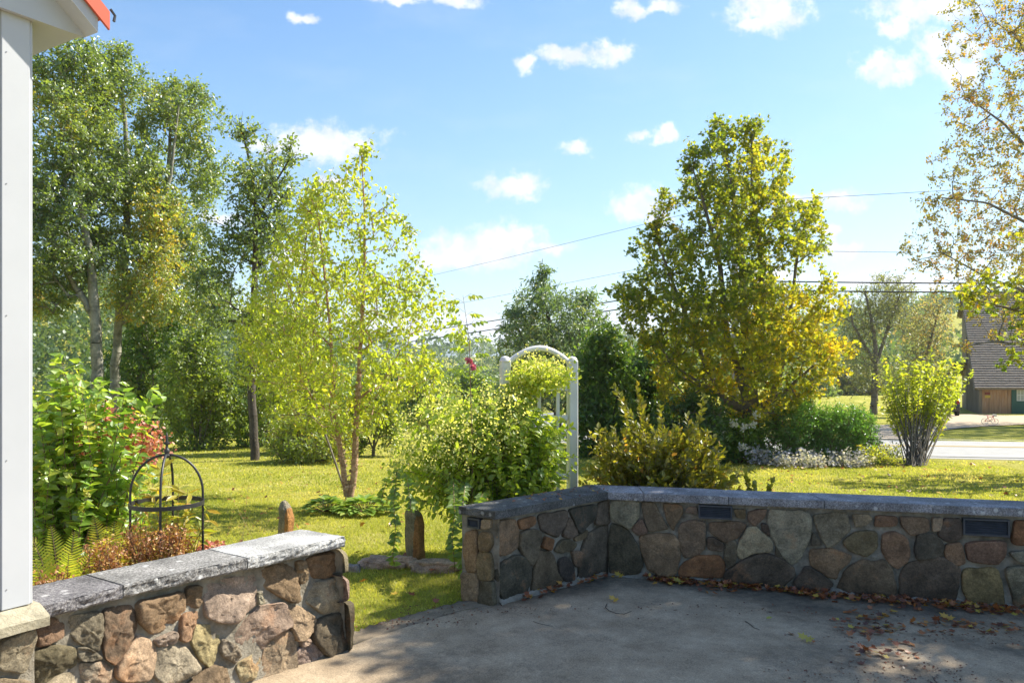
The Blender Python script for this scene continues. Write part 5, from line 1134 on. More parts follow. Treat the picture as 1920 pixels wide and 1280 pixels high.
# ================================================================ GARDEN THINGS
m_iron = mat('black_iron', (.02,.02,.022), .45, col2=(.035,.033,.033), scale=30, spec=.5)
def obelisk():
    Y0 = 4.65; c = P(313, 1000, Y0); c.z = 0; t = thing('garden_obelisk', 'black iron plant support with domed top and spear finial behind the sunlit wall', 'plant support', c)
    r = .2; zt = CZ + (HY-852)/F*Y0; zr_ = CZ + (HY-943)/F*Y0; rot = R(14); zs = zt - r*1.15
    for k in range(4):
        a = rot + k*math.pi/2; d = Vector((math.cos(a), math.sin(a), 0)); pts = [c + d*(r-.012*0) + Vector((0,0,-.05)), c + d*r + Vector((0,0,zs*.5)), c + d*r + Vector((0,0,zs))]
        pts += [c + d*r*math.cos(q) + Vector((0,0, zs + (zt-zs)*math.sin(q))) for q in np.linspace(.15, 1.52, 12)]
        MB().tube(pts, .0075, 8).build('leg', m_iron, t, True)
    ring = [c + Vector((math.cos(a)*(r+.004), math.sin(a)*(r+.004), zr_)) for a in np.linspace(0, 2*math.pi, 49)]
    mb = MB(); V = []
    for p in ring:
        d = (p - c); d.z = 0; d.normalize(); V += [p + d*.004 + Vector((0,0,-.012)), p + d*.004 + Vector((0,0,.012)), p - d*.004 + Vector((0,0,.012)), p - d*.004 + Vector((0,0,-.012))]
    mb.add(V, [(i*4+j, i*4+4+j, i*4+4+(j+1) % 4, i*4+(j+1) % 4) for i in range(48) for j in range(4)]).build('ring', m_iron, t)
    f = MB().lathe([(.0,-.02),(.017,-.018),(.019,.0),(.012,.006),(.016,.012),(.016,.03),(.009,.036),(.007,.055),(.012,.062),(.013,.07),(.0055,.085),(.009,.10),(.0,.135)], c + Vector((0,0,zt)), 12).build('finial', m_iron, t, True)
    for k in range(4):
        a = rot + k*math.pi/2; d = Vector((math.cos(a), math.sin(a), 0)); q = c + Vector((0,0,zt+.055))
        MB().tube([q, q+d*.012+Vector((0,0,.01)), q+d*.02+Vector((0,0,.022))], [.004,.004,.001], 5).build('spur', m_iron, f)
obelisk()

def rock(name, label, cat, c, size, colr, seed, rough=.18, parent=None, flat=0, prof=None, flank=None):
    bm = bmesh.new(); bmesh.ops.create_icosphere(bm, subdivisions=5, radius=1); S3 = Vector(size); c = Vector(c); V = []
    for v in bm.verts:
        d = v.co.copy(); q = Vector([math.copysign(abs(k)**.62, k) for k in d]); n = q * (1 + rough*mn.fractal(d*1.3 + Vector((seed, 0, 0)), 1, 2, 5))
        p = Vector((n.x*S3.x, n.y*S3.y, n.z*S3.z))
        if prof: p = prof(p, d)
        V.append(c + p)
    Fs = [tuple(x.index for x in f.verts) for f in bm.faces]; bm.free()
    mb = MB().add(V, Fs); o = mb.build(name, m_stone, None, True, loc=c, attrs={'base': [((*flank, 1) if flank and (v[0]-c.x) > abs(size[0])*.45 + .02*mn.noise((v[2]*9, 0, seed)) else (*colr, 1)) for v in V]}); return tag(o, label, cat)
def tall(px, py, w, top, Y, name, label, colr, seed, face=0):
    b = P(px, py, Y); b.z = 0; h = CZ - (top-HY)/F*Y; W_ = w/F*Y
    def prof(p, d):
        t = (p.z/(h/2)+1)/2; k = 1 - .06*t - (.22*((t-.88)/.12)**2 if t > .88 else 0); k2 = -.25*W_*max(0, t-.7)/.3
        return Vector((p.x*k + k2*(1 if t > .7 else 0) + .012*math.sin(t*5+seed), p.y*k, p.z))
    o = rock(name, label, 'standing stone', (b.x, b.y, h/2-.05), (W_*.44, W_*.36, h/2+.03), colr, seed, .13, prof=prof, flank=(.42,.20,.07)); o.rotation_euler.z = R(face); return o
tall(537, 1040, 31, 934, 7.0, 'standing_stone', 'smaller upright stone behind the sunlit wall, grey on its left and orange on its right', (.28,.24,.17), 3, -30)
tall(779, 1046, 40, 944, 6.6, 'standing_stone', 'larger upright stone with orange flank beside the flat rocks in the opening', (.29,.25,.16), 8, -35)
def flat(p0, w, d, h, colr, seed, label):
    b = PZ(*p0, 0); rock('flat_rock', label, 'rock', (b.x, b.y, h*.25), (w, d, h), colr, seed, .3)
flat((730, 1058), .22, .10, .055, (.50,.34,.26), 11, 'pinkish flat rock at the foot of the larger upright stone')
flat((818, 1066), .21, .10, .06, (.48,.34,.26), 14, 'pale flat rock beside the foot of the shaded wall end')
flat((663, 1067), .055, .04, .035, (.34,.29,.27), 17, 'small grey rock left of the pinkish flat rock')

# trellis
m_trel = mat('white_vinyl', (.74,.74,.74), .45, col2=(.64,.64,.65), scale=5)
def trellis():
    pl = P(947, 900, 7.05); pr_ = P(1073, 900, 7.25); t = thing('garden_trellis', 'white arched garden trellis smothered in clematis behind the wall corner', 'trellis', (pl.x, pl.y, 0))
    d = Vector((pr_.x-pl.x, pr_.y-pl.y, 0)); Ln = d.length; d.normalize(); n = Vector((d.y, -d.x, 0)); O = Vector((pl.x, pl.y, 0)); W = lambda u, z, v=0: O + d*u + n*v + Vector((0, 0, z))
    zz = lambda py: CZ - (py-HY)/F*7.15
    for u in (0, Ln):
        p = MB().box(W(u, zz(678)/2), (.085, .085, zz(678)), d, n, bev=.006).build('post', m_trel, t)
        MB().lathe([(.0,-.006),(.052,-.005),(.055,.006),(.047,.016),(.044,.03),(.03,.045),(.0,.052)], W(u, zz(678)), 20).build('post_cap', m_trel, p, True)
    pts = [W(Ln*s, zz(684) + .155*(math.sin(math.pi*s)**.85 if 0 < s < 1 else 0) - .02*abs(s-.5)) for s in np.linspace(.02, .98, 28)]
    V = []
    for p in pts: V += [p+n*.02+Vector((0,0,-.024)), p+n*.02+Vector((0,0,.024)), p-n*.02+Vector((0,0,.024)), p-n*.02+Vector((0,0,-.024))]
    MB().add(V, [(i*4+j, i*4+4+j, i*4+4+(j+1) % 4, i*4+(j+1) % 4) for i in range(27) for j in range(4)]).build('arched_rail', m_trel, t, True)
    for y0, y1 in ((714, 733), (779, 789), (890, 901)): MB().box(W(Ln/2, (zz(y0)+zz(y1))/2), (Ln-.087, .028, zz(y0)-zz(y1)), d, n, bev=.004).build('rail', m_trel, t)
    for f_ in (.22, .5, .78):
        MB().box(W(Ln*f_, (zz(733.3)+zz(778.7))/2), (.03, .02, zz(733.3)-zz(778.7)), d, n).build('slat', m_trel, t); MB().box(W(Ln*f_, (zz(789.3)+zz(889.7))/2), (.022, .018, zz(789.3)-zz(889.7)), d, n).build('slat', m_trel, t)
        MB().box(W(Ln*f_, zz(901.3)/2), (.03, .02, zz(901.3)), d, n).build('slat', m_trel, t)
trellis()

def stems(name, label, cat, base, tips, leafm, size, kind, spacing=.03, start=.3, r0=.006, bark=None, bow=.12, tint=.5, tsd=.15, upw=.7, out=.9, spread=.06, pair=True, group=None, szt=0, leafname='leaves', sd=.3):
    """a many-stemmed plant with leaves along each stem"""
    t = thing(name, label, cat, base, group); base = Vector(base); mb = MB(); Pn = []; A = []; T_ = []; Sz = []
    for tp in tips:
        tp = Vector(tp); b = base + Vector((random.uniform(-1, 1), random.uniform(-1, 1), 0))*spread; L_ = (tp-b).length; mid = b.lerp(tp, .5) + Vector((-(tp.x-b.x)*bow, -(tp.y-b.y)*bow, L_*bow*.7))
        pts = [b*(1-u)**2 + mid*2*u*(1-u) + tp*u*u for u in np.linspace(0, 1, 9)]; mb.tube(pts, [r0*(1-.75*i/8) for i in range(9)], 5, False)
        k = max(2, int(L_*(1-start)/spacing)); ph = random.uniform(0, 6); tt = random.uniform(-1, 1)*.12
        for i in range(k):
            u = start + (1-start)*(i+random.random()*.6)/k; p = b*(1-u)**2 + mid*2*u*(1-u) + tp*u*u; ax = ((mid-b)*(1-u) + (tp-mid)*u).normalized(); a1 = ax.orthogonal().normalized(); a2 = ax.cross(a1)
            for s in ((0, math.pi) if pair else (0,)):
                a = ph + i*2.3 + s + random.gauss(0, sd); dd = (a1*math.cos(a)+a2*math.sin(a))*out + ax*upw + Vector((random.gauss(0,.2), random.gauss(0,.2), random.gauss(0,.2)))
                Pn.append(p); A.append(dd); T_.append(tint + tt + random.gauss(0, tsd) + .15*(u-.5)); Sz.append(size*random.uniform(.65, 1.2)*(1 - szt*(u-start)))
    mb.build('stems', bark or m_btwig, t, True); Pn = np.array(Pn); A = np.array(A, float); Nn = rng.normal(size=(len(Pn), 3))*.5 + np.array([0, -.2, 1]); leafobj(leafname, [leaves(Pn, A, Nn, np.array(Sz), np.array(T_), kind)], leafm, t)
    return t, Pn
def envtips(rows, Y0, K, depth=.6, outer=.5): return [Vector(p) for p in envelope(rows, Y0, K, depth, outer)]

# left shrubs
bs = P(150, 1100, 5.1); bs.z = 0
ls, _ = stems('lilac_shrub', 'large bright green heart-leaved shrub beside the white house corner', 'shrub', bs,
    [q for q in envtips([(648,62,120),(665,50,150),(690,45,165),(712,45,250),(722,45,305),(760,45,318),(800,45,305),(850,45,296),(900,45,285),(950,45,262),(1000,45,235),(1040,45,210)], 5.1, 150, .7, .6) if not (125 < HX + q.x/q.y*F < 300 and 755 < HY + (CZ-q.z)/q.y*F < 860)],
    L_shrub, .072, 'heart', .045, .35, .006, tint=.55, tsd=.2, upw=.35, out=1, spread=.22, sd=.5)
bs = P(215, 1010, 6.4); bs.z = 0
h, hp = stems('hydrangea', 'shrub with faded dusty pink flower heads behind the heart-leaved shrub', 'shrub', bs,
    envtips([(770,120,250),(800,90,290),(840,90,300),(880,110,300),(930,130,290)], 6.4, 60, .6), L_shrub, .08, 'oval', .07, .3, .005, tint=.35, spread=.25)
hc = envelope([(776,150,230),(800,125,285),(830,110,295),(858,120,285)], 5.55, 44, .3); 
leafobj('flower_heads', [randleaves(hc, 70, (.055,.05,.04), .026, .5, .3, 'round', 0, .3)], L_dusty, h)
bs = P(305, 1000, 4.75); bs.z = 0
stems('gooseneck_plant', 'yellowing long-leaved plant growing up inside the iron support', 'perennial', bs, [P(px, py, 4.7) for px, py in
    ((262,905),(285,885),(300,870),(318,895),(335,905),(352,915),(368,935),(290,930),(330,950),(390,948),(345,965),(275,960),(250,975),(310,975),(375,985),(400,965),(265,1000),(340,1005))], L_yel, .095, 'narrow', .06, .35, .004, tint=.35, tsd=.25, upw=.4, out=1.1, spread=.12)
def dead(label, px, py, w, hgt, Y, n, name='spent_astilbe'):
    b = P(px, py+40, Y); b.z = 0; t = thing(name, label, 'perennial', b); c = []; mb = MB()
    for i in range(n):
        tp = P(px + random.uniform(-w, w), py - random.random()**1.5*hgt + 10, Y + random.uniform(-.15, .15)); mb.tube([b + Vector((random.uniform(-.1,.1), random.uniform(-.1,.1), 0)), (b+tp)/2 + Vector((random.uniform(-.05,.05),0,.05)), tp], .002, 4, False)
        for k in range(4): c.append(tp - Vector((random.uniform(-.03,.03), random.uniform(-.03,.03), .03*k)))
    mb.build('stems', m_btwig, t); leafobj('seed_heads', [randleaves(np.array(c), 11, .02, .018, .5, .35, 'oval', .3, 0)], L_brown, t)
dead('dark reddish-brown spent flower clump at the foot of the iron support', 290, 1015, 58, 40, 4.5, 60)
dead('rusty spent flower clump resting on the wall between the ferns and the iron support', 190, 1055, 35, 50, 4.15, 36)
dead('low rusty clump next to the white corner board', 95, 1085, 30, 35, 3.95, 22)
def fern(label, px, py, Y, tips, tint):
    b = P(px, py, Y); b.z = .1; t = thing('fern', label, 'fern', b); mb = MB(); Pn = []; A = []; Nn = []; Sz = []; T_ = []
    for (tx, ty, dy) in tips:
        tp = P(tx, ty, Y+dy); L_ = (tp-b).length; mid = b.lerp(tp, .45) + Vector((0, 0, L_*.28)); pts = [b*(1-u)**2 + mid*2*u*(1-u) + tp*u*u for u in np.linspace(0, 1, 14)]
        mb.tube(pts, [.003*(1-.7*i/13) for i in range(14)], 4, False); side0 = None
        nn_p = max(12, int(L_/.023))
        for i in range(nn_p):
            u = .16 + .84*i/nn_p; p = b*(1-u)**2 + mid*2*u*(1-u) + tp*u*u; ax = ((mid-b)*(1-u) + (tp-mid)*u).normalized(); side = ax.cross(Vector((.2, -1, .5))).normalized(); up = side.cross(ax)
            ln = .11*max(.12, math.sin(math.pi*(u*.62+.36)))*min(1, L_/.35)
            for s in (-1, 1):
                q = (side*s + ax*.5).normalized(); nn = up + side*s*.2
                Pn.append(p); A.append(q); Nn.append(nn); Sz.append(ln); T_.append(tint + random.gauss(0, .13))
    mb.build('stalks', m_btwig, t); leafobj('fronds', [leaves(np.array([list(p) for p in Pn]), np.array([list(p) for p in A]), np.array([list(p) for p in Nn]), np.array(Sz), np.array(T_), 'thin')], L_fern, t)
fern('green-yellow fern arching beside the white corner board', 120, 1120, 4.05, [(60,1010,0),(95,985,.1),(140,995,.05),(60,1050,-.1),(175,1030,0),(130,1030,-.15),(190,1070,-.1),(60,1080,-.1)], .38)
fern('golden fern standing upright left of the iron support', 205, 1110, 4.4, [(175,965,.1),(200,985,-.05),(215,975,.1),(235,1000,0),(180,1010,-.1),(225,1030,-.1)], .66)
# stalks, low red plant and edging rocks behind the wall
b = P(455, 1030, 5.7); b.z = 0
stems('dry_grass_stalks', 'thin straw-coloured stalks rising behind the pale end of the wall', 'grass', b, [P(x, y, 5.7) for x, y in ((424,915),(440,950),(466,905),(470,955),(505,950),(510,965),(447,980),(489,985))], L_brown, .02, 'narrow', .06, .6, .0022, bark=mat('straw', (.45,.36,.18), .8), spread=.3, bow=.05, leafname='seed_heads')
b = P(392, 1040, 5.0); b.z = 0
stems('sedum', 'low red-orange sedum patch just over the wall right of the iron support', 'perennial', b, envtips([(1012,372,420),(1026,360,425)], 5.0, 40, .8), L_dusty, .03, 'round', .03, .5, .003, tint=.3, tsd=.4, spread=.15)

# hostas at the foot of the birch
def rosette(label, px, py, Y, n, ln, tint, rad):
    b = P(px, py, Y); b.z = float(hz(b.x, b.y)); t = thing('hosta', label, 'hosta', b); Pn = []; A = []; T_ = []; S_ = []; Nn = []
    for i in range(n):
        a = random.uniform(0, 6.28); q = random.random()**.6; el = 1.1 - q*.95; p = b + Vector((math.cos(a), math.sin(a), 0))*rad*q + Vector((0, 0, .05 + .10*(1-q))); d = Vector((math.cos(a), math.sin(a), math.tan(el)*.4 - .1))
        Pn.append(p); A.append(d); T_.append(random.gauss(tint, .25)); S_.append(ln*random.uniform(.7, 1.2)); Nn.append(Vector((-math.cos(a)*.3, -math.sin(a)*.3, 1)))
    f = lambda L_: np.array([list(v) for v in L_]); leafobj('leaves', [leaves(f(Pn), f(A), f(Nn), np.array(S_), np.array(T_), 'oval')], L_hosta, t)
    mb = MB(); [mb.tube([b, Vector(p)], .003, 4, False) for p in Pn[::3]]; mb.build('stalks', m_btwig, t)
rosette('leafy hosta clump left of the birch foot', 612, 952, 8.9, 150, .12, .4, .20); rosette('larger hosta clump right of the birch foot', 683, 952, 8.85, 240, .13, .5, .30)

# clematis
def clematis():
    b = P(960, 985, 6.75); b.z = 0
    t, _ = stems('clematis', 'huge clematis mound with pale buds spilling left from the white trellis', 'climbing plant', b,
        envtips([(728,860,930),(745,800,1000),(770,770,1062),(800,752,1066),(840,728,1066),(880,722,1062),(915,735,1050),(935,770,1030)], 6.75, 260, .62, .45) + envtips([(775,930,1035),(800,935,1066),(850,930,1066),(900,920,1064),(930,900,1040)], 6.9, 110, .5, .5) + [P(*q) for q in ((716,905,6.7),(722,935,6.6),(738,950,6.5),(762,938,6.4),(795,945,6.3),(830,930,6.3),(718,870,6.8),(755,790,6.8),(775,762,6.8),(735,820,6.7),(960,745,6.9),(985,755,6.9),(1010,762,6.95),(945,730,6.9),(930,748,6.9),(1072,800,6.9),(1078,850,6.9),(1085,870,6.9))], L_clem, .066, 'oval', .033, .4, .004, bark=m_btwig, tint=.5, tsd=.2, upw=.3, out=1, spread=.2, bow=.25, sd=.6)
    c = envelope([(686,985,1015),(696,964,1062),(706,962,1070),(718,960,1060),(728,958,1010),(760,935,985),(800,930,975)], 6.98, 84, 1.0); c2 = envelope([(742,815,965),(770,775,1000),(800,752,990),(840,732,980),(880,724,900),(915,735,860)], 6.6, 120, .75, .3)
    leafobj('crown_growth', [randleaves(c, 26, (.05,.04,.04), .045, .75, .15, 'oval', .1, .4)], L_clem, t)
    cc = np.concatenate([c, c2[c2[:, 2] > .75]]); cc[:, 2] += .05; cc[:, 1] -= .04
    leafobj('flower_buds', [randleaves(cc, 28, (.05,.045,.055), .018, .5, .3, 'round', -.3, .1)], L_bud, t)
    for j, pts in enumerate([[(745,880,6.4),(738,940,6.2),(742,1000,6.05),(736,1040,6.0),(741,1066,5.98)], [(762,890,6.3),(768,930,6.1),(772,965,6.0)], [(850,900,6.3),(852,960,5.85),(848,1010,5.75),(853,1070,5.7)],
            [(872,910,6.2),(866,960,5.75),(872,1000,5.7),(866,1040,5.65),(872,1082,5.6)], [(725,900,6.5),(714,940,6.4),(722,960,6.4)], [(905,925,6.2),(893,955,5.75),(897,975,5.6)]]):
        V = [P(*q) for q in pts]; v = MB().tube(V, .0028, 5).build('trailing_vine', m_btwig, t, True); Pn = []; A = []
        for i in range(len(V)-1):
            k = max(2, int((V[i+1]-V[i]).length/.035))
            for q in range(k):
                for s in (-1, 1): Pn.append(list(V[i].lerp(V[i+1], q/k))); A.append([s*random.uniform(.5, 1), random.uniform(-.6, .3), random.uniform(-.7, .2)])
        leafobj('leaves', [leaves(np.array(Pn), np.array(A), rng.normal(size=(len(Pn), 3))*.4 + np.array([0,-.5,.8]), .062*rng.uniform(.6, 1.2, len(Pn)), rng.uniform(.02, .35, len(Pn)), 'heart')], L_clem, v)
clematis()
def rose():
    b = P(884, 990, 6.5); b.z = 0; t = thing('climbing_rose', 'tall rose cane with yellowing leaves and one pink bloom left of the trellis', 'rose', b); V = [b, P(886, 850, 6.5), P(882, 720, 6.5), P(880, 640, 6.5), P(868, 553, 6.5)]
    MB().tube(V, [.006,.005,.004,.003,.0015], 6).build('cane', m_btwig, t, True); Pn = []; A = []; T_ = []; mb = MB()
    for (px, py, sx) in [(868,560,1),(870,568,-1),(871,585,-1),(872,592,1),(874,606,-1),(875,612,1),(877,632,-1),(879,640,1),(880,668,1),(880,660,-1),(881,700,-1),(882,695,1)]:
        a = P(px, py, 6.5); e = a + Vector((sx*random.uniform(.10, .15), random.uniform(-.06, .06), random.uniform(-.0, .05))); m_ = a.lerp(e, .5) + Vector((0, 0, .03)); mb.tube([a, m_, e], .0015, 4, False)
        for u in (.35, .6, .85, 1.0):
            p = a*(1-u)**2 + m_*2*u*(1-u) + e*u*u
            for s in ((-1, 1) if u < 1 else (0,)): Pn.append(list(p)); A.append([sx*.6, s*.5, -.35*abs(s)-.25 + .3*s]); T_.append(random.uniform(.3, .8) + (.2 if py < 600 else 0))
    mb.build('leaf_stalks', m_btwig, t); leafobj('leaves', [leaves(np.array(Pn), np.array(A), rng.normal(size=(len(Pn), 3))*.4 + np.array([0,-.6,.6]), np.full(len(Pn), .055), np.array(T_), 'oval')], L_clem, t)
    for c, r_ in ((P(881, 678, 6.42), .022), (P(888, 688, 6.40), .018)): leafobj('bloom', [randleaves(np.array([list(c)]), 46, r_*.45, r_*1.3, .5, .35, 'round', -.2, 0)], L_pink, t)
rose()
# olive bush leaning over the wall
b = P(1235, 985, 7.1); b.z = 0
tp = envtips([(800,1130,1330),(830,1105,1350),(860,1095,1370),(890,1085,1390),(925,1085,1405)], 7.0, 300, .65, .5) + [P(*q) for q in ((1150,722,7),(1163,735,7.1),(1195,716,7),(1200,745,7),(1238,762,6.9),(1290,775,6.9),(1322,742,6.9),(1318,770,7),(1305,800,6.9),(1270,800,7),(1180,790,7),(1120,800,7),(1105,810,7.1),(1345,850,6.9),(1372,868,6.8),(1400,885,6.7),(1412,880,6.6),(1352,830,7),(1215,780,6.8),(1380,900,6.6),(1330,820,7))]
stems('weigela_bush', 'olive and bronze leafed bush with upright shoots leaning over the wall corner', 'shrub', b, tp, L_weig, .06, 'oval', .03, .25, .005, tint=.36, tsd=.22, upw=.8, out=.7, spread=.25, sd=.4)
for px, h_ in ((1398, 885), (1412, 905), (1448, 898)):
    pass
b = P(1425, 985, 6.5); b.z = 0
stems('weigela_shoot', 'few broad-leaved shoots poking above the wall right of the olive bush', 'shrub', b, [P(*q) for q in ((1395,888,6.5),(1413,905,6.5),(1449,896,6.5),(1445,915,6.5))], L_weig, .05, 'round', .03, .5, .003, tint=.3, upw=.9, out=.6, spread=.05)

# the bed across the lawn
for i, (lb, px, top, w, base, Y, K, M, lm, tn, sz) in enumerate([
    ('leafy green shrub with round white flowers under the maple', 1385, 785, 110, 880, 15.6, 150, 36, L_shrub, .35, .07),
    ('dark rounded bush left of the pair in the flower bed', 1495, 756, 126, 872, 15.4, 260, 56, L_peony, .4, .06),
    ('dark rounded bush right of the pair in the flower bed', 1583, 762, 116, 870, 15.2, 240, 56, L_peony, .5, .06)]):
    o = make_tree('bush', lb, 'bush', Y, [[(px, base, 6), (px, base-30, 4), (px, top+30, 2)], [(px, base-6, 4), (px-w*.3, top+40, 2)], [(px, base-6, 4), (px+w*.3, top+40, 2)]],
        [(top, px-w*.28, px+w*.26), (top+16, px-w*.44, px+w*.42), (top+45, px-w*.5, px+w*.5), (base-14, px-w*.5, px+w*.5), (base-4, px-w*.44, px+w*.44)], K, M, sz, lm, m_btwig, kind='narrow' if i else 'oval', sig=.09, rtip=.004, depth=.8, tint=(lambda C, t=tn: t + 0*C[:, 0]))
    if i == 0:
        for q in ((1419,778),(1392,838),(1376,795),(1412,795),(1352,815),(1395,800),(1345,855)): leafobj('white_bloom', [randleaves(np.array([list(P(q[0], q[1], 14.9))]), 40, .035, .05, .5, .3, 'round', 0, 0)], L_white, o)
for i, (px, py, w, hh, lb) in enumerate([(1425, 868, 30, 40, 'aster clump farthest left, in shade under the maple'), (1475, 872, 34, 36, 'pale aster clump in front of the left dark bush'), (1520, 874, 32, 40, 'brightest aster clump between the two dark bushes'),
    (1578, 872, 34, 34, 'aster clump at the foot of the right dark bush'), (1612, 872, 22, 28, 'small aster clump at the right end of the dark bushes'), (1662, 862, 36, 44, 'wispy aster clump left of the vase-shaped shrub')]):
    b = G(px, py); Y0 = b.y - .1; w *= .62; tips = [P(px + random.uniform(-w, w), py - hh*random.uniform(.1, .8)*(.6 + .4*math.sin(_)), Y0 + random.uniform(-.4, .4)) for _ in range(46)]
    t, _ = stems('aster', lb, 'flower clump', b, tips, L_ash, .035, 'narrow', .05, .2, .003, tint=.4, spread=.3, group='pale asters edging the flower bed')
    c = np.array([list(p) for p in tips]); leafobj('flowers', [randleaves(c, 13 if i < 5 else 6, (.07,.07,.05), .044, .6, .35, 'round', -.5, .6)], L_aster, t)
# goldenrod-like weeds and vase shrub
b = G(1640, 872); 
stems('wild_grass_clump', 'yellow-green weeds at the lawn edge left of the vase-shaped shrub', 'plant', b, [P(1640 + random.uniform(-40, 55), 868 - random.uniform(10, 38), b.y + random.uniform(-.3, .3)) for _ in range(70)], L_vase, .06, 'narrow', .05, .2, .003, tint=.6, spread=.5)
b = G(1716, 872)
stems('burning_bush', 'vase-shaped yellow-green shrub with many slender stems beside the road', 'shrub', b,
    [P(1725 + (px-1725)*random.uniform(.95, 1.18), py + random.uniform(-8, 12), 16.2 + random.uniform(-.6, .6)) for px, py in [(1640,700),(1650,712),(1656,728),(1662,745),(1665,690),(1675,705),(1670,760),(1682,672),(1690,684),(1700,665),(1705,690),(1712,680),(1718,668),(1730,655),(1735,672),(1745,662),(1752,680),(1760,665),(1765,690),(1770,672),(1778,700),(1785,662),(1798,668),(1812,688),(1800,690),(1795,705),(1788,722),(1780,740),(1775,760),(1690,720),(1700,740),(1715,720),(1728,735),(1740,715),(1750,740),(1760,725),(1720,760),(1740,770),(1700,775),(1765,775)]+[(random.uniform(1655,1800),random.uniform(668,772)) for _ in range(34)]],
    L_vase, .085, 'oval', .042, .48, .012, bark=m_bgrey, tint=.36, tsd=.22, upw=.05, out=1.0, spread=.14, bow=.02, sd=.8)

# ================================================================ LITTER
def scatter(name, label, cat, pts, size, tlo, thi, kind='maple', m=None, stuff=False, lift=.012):
    n = len(pts); Pn = np.array(pts, float); A = rng.normal(size=(n, 3)); A[:, 2] *= .25; Nn = rng.normal(size=(n, 3))*.35; Nn[:, 2] += 1
    s = size*rng.uniform(.6, 1.25, n); o = leafobj(name, [leaves(Pn, A, Nn, s, rng.uniform(tlo, thi, n), kind)], m or L_fall, None, loc=tuple(Pn.mean(0))); return tag(o, label, cat, None, 'stuff' if stuff else None)
pts = []
def along(p0, d, n, u0, u1, off, sp, n_):
    for _ in range(n):
        u = rng.uniform(u0, u1); v = off + abs(rng.normal())*sp; q = p0 + d*u + n_*v
        if mn.noise((u*2.2, 0, 1)) + rng.random()*.8 < .22: continue
        pts.append((q.x, q.y, float(pz(q.x, q.y)) + .02 + rng.random()*.025))
along(WB - nR*.045, dR, 620, .28, 1.35, .03, .05, nR); along(WB - nR*.045, dR, 760, 1.35, 3.2, .03, .09, nR); along(WA - nM*.045, dM, 110, .25, 1.15, .03, .04, nM)
for (px, py, sx, sy, k) in ((1640,1175,40,10,45),(1660,1215,35,12,40),(1750,1160,60,8,40),(1850,1165,60,8,40),(1620,1155,25,8,20),(1345,1105,30,6,14)):
    for _ in range(k):
        q = PZ(px + rng.normal()*sx, py + rng.normal()*sy, 0); pts.append((q.x, q.y, float(pz(q.x, q.y)) + .018 + rng.random()*.012))
scatter('leaf_litter', 'drift of rust-red fallen maple leaves along the foot of the shaded wall', 'fallen leaves', pts, .045, 0, .93, stuff=True)
pts = []
for _ in range(900):
    c = random.choice([(2.15,4.25,.28,.13),(2.6,4.75,.5,.1),(2.0,4.1,.3,.1),(3.1,4.8,.5,.12),(1.9,5.2,.8,.1),(-.3,5.15,.35,.06),(-.7,4.9,.2,.05)]); x, y = c[0]+rng.normal()*c[2], c[1]+rng.normal()*c[3]; pts.append((x, y, float(pz(x, y)) + .016))
scatter('leaf_crumbs', 'dark crumbs of rotted leaf and grit lying on the concrete', 'debris', pts, .016, -.2, .35, 'diamond', stuff=True)
pts = [(x, y, .672 + random.random()*.004) for x, y in [(lambda p: (p.x, p.y))(PZ(random.uniform(890, 1150), random.uniform(915, 940), .65)) for _ in range(160)] if inpoly(x, y, [WA, WB, (.654, 6.41), (-.372, 5.41)])]
pts = [(x, y, z-.013) for x, y, z in pts]
scatter('wall_top_litter', 'dry leaves and seeds fallen on the coping beneath the clematis', 'fallen leaves', pts, .028, .1, .9, 'oval', stuff=True)
GL = 'single leaves lying on the patio'
for (px, py, s, tv, kd, lb) in ((1160,1082,.075,.9,'maple','bright yellow leaf propped in the corner of the shaded wall'), (1272,1092,.085,.93,'maple','large yellow-green leaf at the left end of the red leaf drift'), (1150,1128,.07,.88,'maple','curled yellow leaf alone on the concrete below the wall corner'),
    (1436,1156,.06,1.0,'oval','plain green oval leaf on the concrete'), (1510,1196,.085,.95,'maple','pale yellow-green leaf nearest the middle of the patio'), (1523,1199,.03,.6,'maple','tiny red leaf touching the pale yellow-green one'), (1262,1145,.05,.05,'narrow','dark shrivelled leaf in the centre of the patio'), (1775,1150,.08,.86,'maple','golden leaf in the litter under the wide vent')):
    q = PZ(px, py, .01); z = float(pz(q.x, q.y)) + .026; P0 = np.array([[q.x, q.y, z], [q.x+.004, q.y+.004, z+.006]]) if kd == 'maple' else np.array([[q.x, q.y, z]]); n = len(P0)
    A = np.array([[.8, -.4, .25], [-.5, .6, .3]])[:n]; Nn = np.array([[.2, -.5, .9], [-.3, -.2, .9]])[:n]
    o = leafobj('fallen_leaf', [leaves(P0, A, Nn, np.full(n, s*.68), np.full(n, tv), kd)], L_fall, None, loc=(q.x, q.y, z)); tag(o, lb, 'leaf', GL)
for lb, pl, r_ in (('curved dark twig on the concrete below the wall corner', [(1138,1136),(1135,1143),(1142,1149),(1156,1154),(1170,1155),(1184,1149)], .0032), ('small forked twig in the middle of the patio', [(1398,1164),(1408,1170),(1414,1176),(1424,1179)], .0025), ('straight thin twig on the left of the patio', [(1000,1170),(1015,1175),(1036,1179)], .002), ('thin bent twig at the bottom right of the patio', [(1748,1262),(1752,1270),(1764,1280)], .0025)):
    V = [PZ(x, y, .0) for x, y in pl]; V = [Vector((v.x, v.y, float(pz(v.x, v.y)) + .017 + r_)) for v in V]; o = MB().tube(V, [r_*(1-.5*i/len(V)) for i in range(len(V))], 6).build('twig', m_bdark, None, True, loc=V[0]); tag(o, lb, 'twig')

